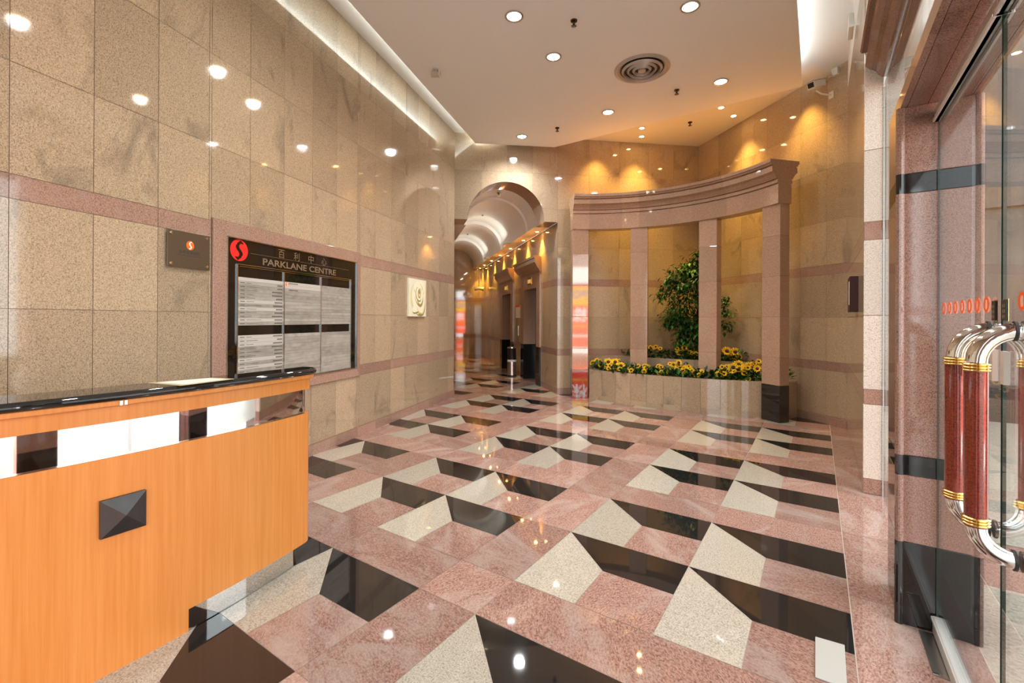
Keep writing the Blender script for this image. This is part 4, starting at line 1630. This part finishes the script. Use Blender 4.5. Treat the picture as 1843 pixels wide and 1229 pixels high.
# small spots in the upper ceiling above the colonnade
SP = [((-2.77, 8.48), 'small gold ceiling spot, nearer of the pair above the colonnade centre'), ((-2.90, 8.87), 'small gold ceiling spot, farther of the pair above the colonnade centre'),
      ((-1.378, 8.398), 'small gold ceiling spot, nearer of the pair above the right pillars'), ((-1.253, 8.859), 'small gold ceiling spot, farther of the pair above the right pillars')]
s0_ = None
for (x, y), lab in SP:
    if s0_ is None:
        s0_ = thing('ceiling_spot', lab, 'spot lamp', (x, y, ZC), 'gold spots above the colonnade')
        m = MB()
        m.lathe((x, y, ZC), [(.06, 0), (.06, -.010), (.042, -.010), (.042, 0)], M['whitepl'], 20)
        m.build('trim_ring', s0_)
        m = MB()
        m.lathe((x, y, ZC), [(.042, -.007), (.0005, -.008)], M['lampg'], 20)
        m.build('lamp', s0_)
    else:
        copy_tree(s0_, (x, y, ZC), lab)
    spot('ceiling_spot_light', (x, y, ZC - .04), (x - .02, y + .1, 0), 205, (1, .60, .14), 80, 1.0, .04)
for x, y in ((-3.55, 8.35), (-.30, 8.05)):
    spot('ceiling_spot_light', (x, y, ZC - .04), (x, y + .05, 0), 150, (1, .60, .14), 80, 1.0, .04)

# sprinklers
SPK = [((-2.302, 4.651), ZP, 'dark ceiling sprinkler head nearest the viewer, between the warm downlights'), ((-1.735, 6.895), ZP, 'dark ceiling sprinkler head beside the cool downlight on the street side'),
       ((-3.831, 7.103), ZP, 'dark ceiling sprinkler head above the arch'), ((-1.956, 8.725), ZC, 'dark ceiling sprinkler head in the upper ceiling above the colonnade')]
k0 = None
for (x, y), z, lab in SPK:
    if k0 is None:
        k0 = thing('sprinkler', lab, 'sprinkler', (x, y, z), 'ceiling sprinklers')
        m = MB()
        m.lathe((x, y, z), [(.04, 0), (.036, -.010), (.014, -.012), (.012, -.045), (0, -.045)], M['darksteel'], 16)
        m.build('head_body', k0, smooth=True)
        m = MB()
        for a in range(8):
            th = a * math.pi / 4
            m.box((x + .020 * math.cos(th), y + .020 * math.sin(th), z - .064), .026, .009, .003, M['darksteel'], th)
        m.box((x - .012, y, z - .064), .004, .004, .03, M['darksteel'])
        m.box((x + .012, y, z - .064), .004, .004, .03, M['darksteel'])
        m.build('deflector', k0)
    else:
        copy_tree(k0, (x, y, z), lab)
# vault sprinklers
for i, s in enumerate((.75, 2.7, 5.4)):
    copy_tree(k0, OB(TC, s, ZS + RA - .02), 'dark sprinkler head at the crown of the vault, ' + ('nearest of three', 'middle of three', 'farthest of three')[i], 'vault sprinklers')

# round air diffuser
ad = thing('air_diffuser', 'round ceiling air diffuser of concentric metal rings', 'air diffuser', (-1.982, 6.06, ZP))
x, y = -1.982, 6.06
AL = simple('diffuser_metal', (.55, .51, .48), .4, .4)
m = MB()
m.lathe((x, y, ZP), [(.365, -.001), (.365, -.006), (.32, -.022), (.30, -.010), (.29, -.002)], AL, 48)
m.build('outer_ring', ad, smooth=True)
for r_ in (.245, .175, .105):
    m = MB()
    m.lathe((x, y, ZP), [(r_ + .022, -.014), (r_, -.042), (r_ - .010, -.018), (r_ - .012, -.004)], AL, 40)
    m.build('cone_ring', ad, smooth=True)
m = MB()
m.lathe((x, y, ZP), [(.055, -.010), (.05, -.032), (.0, -.038)], AL, 30)
m.build('hub', ad, smooth=True)
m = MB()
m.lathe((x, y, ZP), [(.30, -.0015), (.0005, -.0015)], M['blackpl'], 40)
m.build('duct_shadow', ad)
# ceiling motion sensor
ps = thing('motion_sensor', 'small white motion sensor on the ceiling near the left wall', 'sensor', (-4.309, 4.536, ZP))
m = MB()
m.lathe((-4.309, 4.536, ZP), [(.0, 0), (.05, 0), (.045, -.012), (.02, -.016), (.02, -.05), (0, -.05)], M['whitepl'], 18)
m.build('mount', ps, smooth=True)
m = MB()
m.box((-4.309, 4.53, ZP - .10), .13, .06, .06, M['beigepl'], R(30))
m.box((-4.255, 4.545, ZP - .11), .012, .085, .085, M['whitepl'], R(30))
m.build('housing', ps, bevel=.006)

# wall camera on the right wall
wc = thing('wall_camera', 'white box security camera on a bracket high on the right wall', 'security camera', FR.p(3.02, 4.82, .02))
m = MB()
wbox(m, FR, 2.985, 3.06, 4.70, 4.80, 0, .012, M['whitepl'])
m.build('wall_plate', wc, bevel=.003)
m = MB()
m.tube([FR.p(3.02, 4.75, .01), FR.p(3.0, 4.76, .16), FR.p(2.99, 4.80, .24)], .012, M['whitepl'], 10)
m.build('bracket', wc, smooth=True)
cax = Vector((-.42, -.84, -.34)).normalized()
c_ = Vector(FR.p(2.99, 4.89, .24))
sd = cax.cross(Vector((0, 0, 1))).normalized()
uu = sd.cross(cax)
m = MB()
P = [c_ + cax * l + sd * a + uu * b for l, a, b in ((-.17, -.05, -.045), (-.17, .05, -.045), (-.17, .05, .045), (-.17, -.05, .045), (.15, -.055, -.05), (.15, .055, -.05), (.15, .055, .05), (.15, -.055, .05))]
m.hexa([tuple(p) for p in P], M['whitepl'])
m.build('housing', wc, bevel=.006)
m = MB()
P = [c_ + cax * l + sd * a + uu * b for l, a, b in ((-.19, -.06, .052), (-.19, .06, .052), (-.19, .06, .060), (-.19, -.06, .060), (.19, -.06, .052), (.19, .06, .052), (.19, .06, .060), (.19, -.06, .060))]
m.hexa([tuple(p) for p in P], M['whitepl'])
m.build('sun_shield', wc)
m = MB()
m.face([tuple(c_ + cax * .1515 + sd * a + uu * b) for a, b in ((-.04, -.034), (.04, -.034), (.04, .034), (-.04, .034))], M['blackpl'])
m.build('lens_window', wc)
m = MB()
m.tube([tuple(c_ - cax * .17), tuple(c_ - cax * .24 + Vector((0, 0, .02))), FR.p(3.10, 4.98, .08), FR.p(3.06, 5.04, .03)], .008, M['beigepl'], 8)
m.build('cable', wc, smooth=True)
jb = MB()
wbox(jb, FR, 3.06, 3.15, 4.99, 5.09, 0, .05, M['whitepl'])
tag(jb.build('junction_box', bevel=.004), 'white junction box beside the wall camera under the ceiling', 'junction box')
jb = MB()
jb.box((.31, 6.7, 4.90), .05, .30, .16, M['whitepl'])
tag(jb.build('junction_box', bevel=.004), 'white box high on the narrow side wall near the cornice', 'junction box')
# dark red box on the side wall
fb = thing('alarm_box', 'dark red wall box on the narrow side wall by the street front', 'alarm box', (.30, 5.9, 1.58))
m = MB()
m.box((.300, 5.90, 1.59), .07, .34, .36, M['redbox'])
m.build('case', fb, bevel=.004)
m = MB()
m.box((.268, 5.80, 1.66), .012, .10, .24, M['beigepl'])
m.build('handset', fb, bevel=.004)
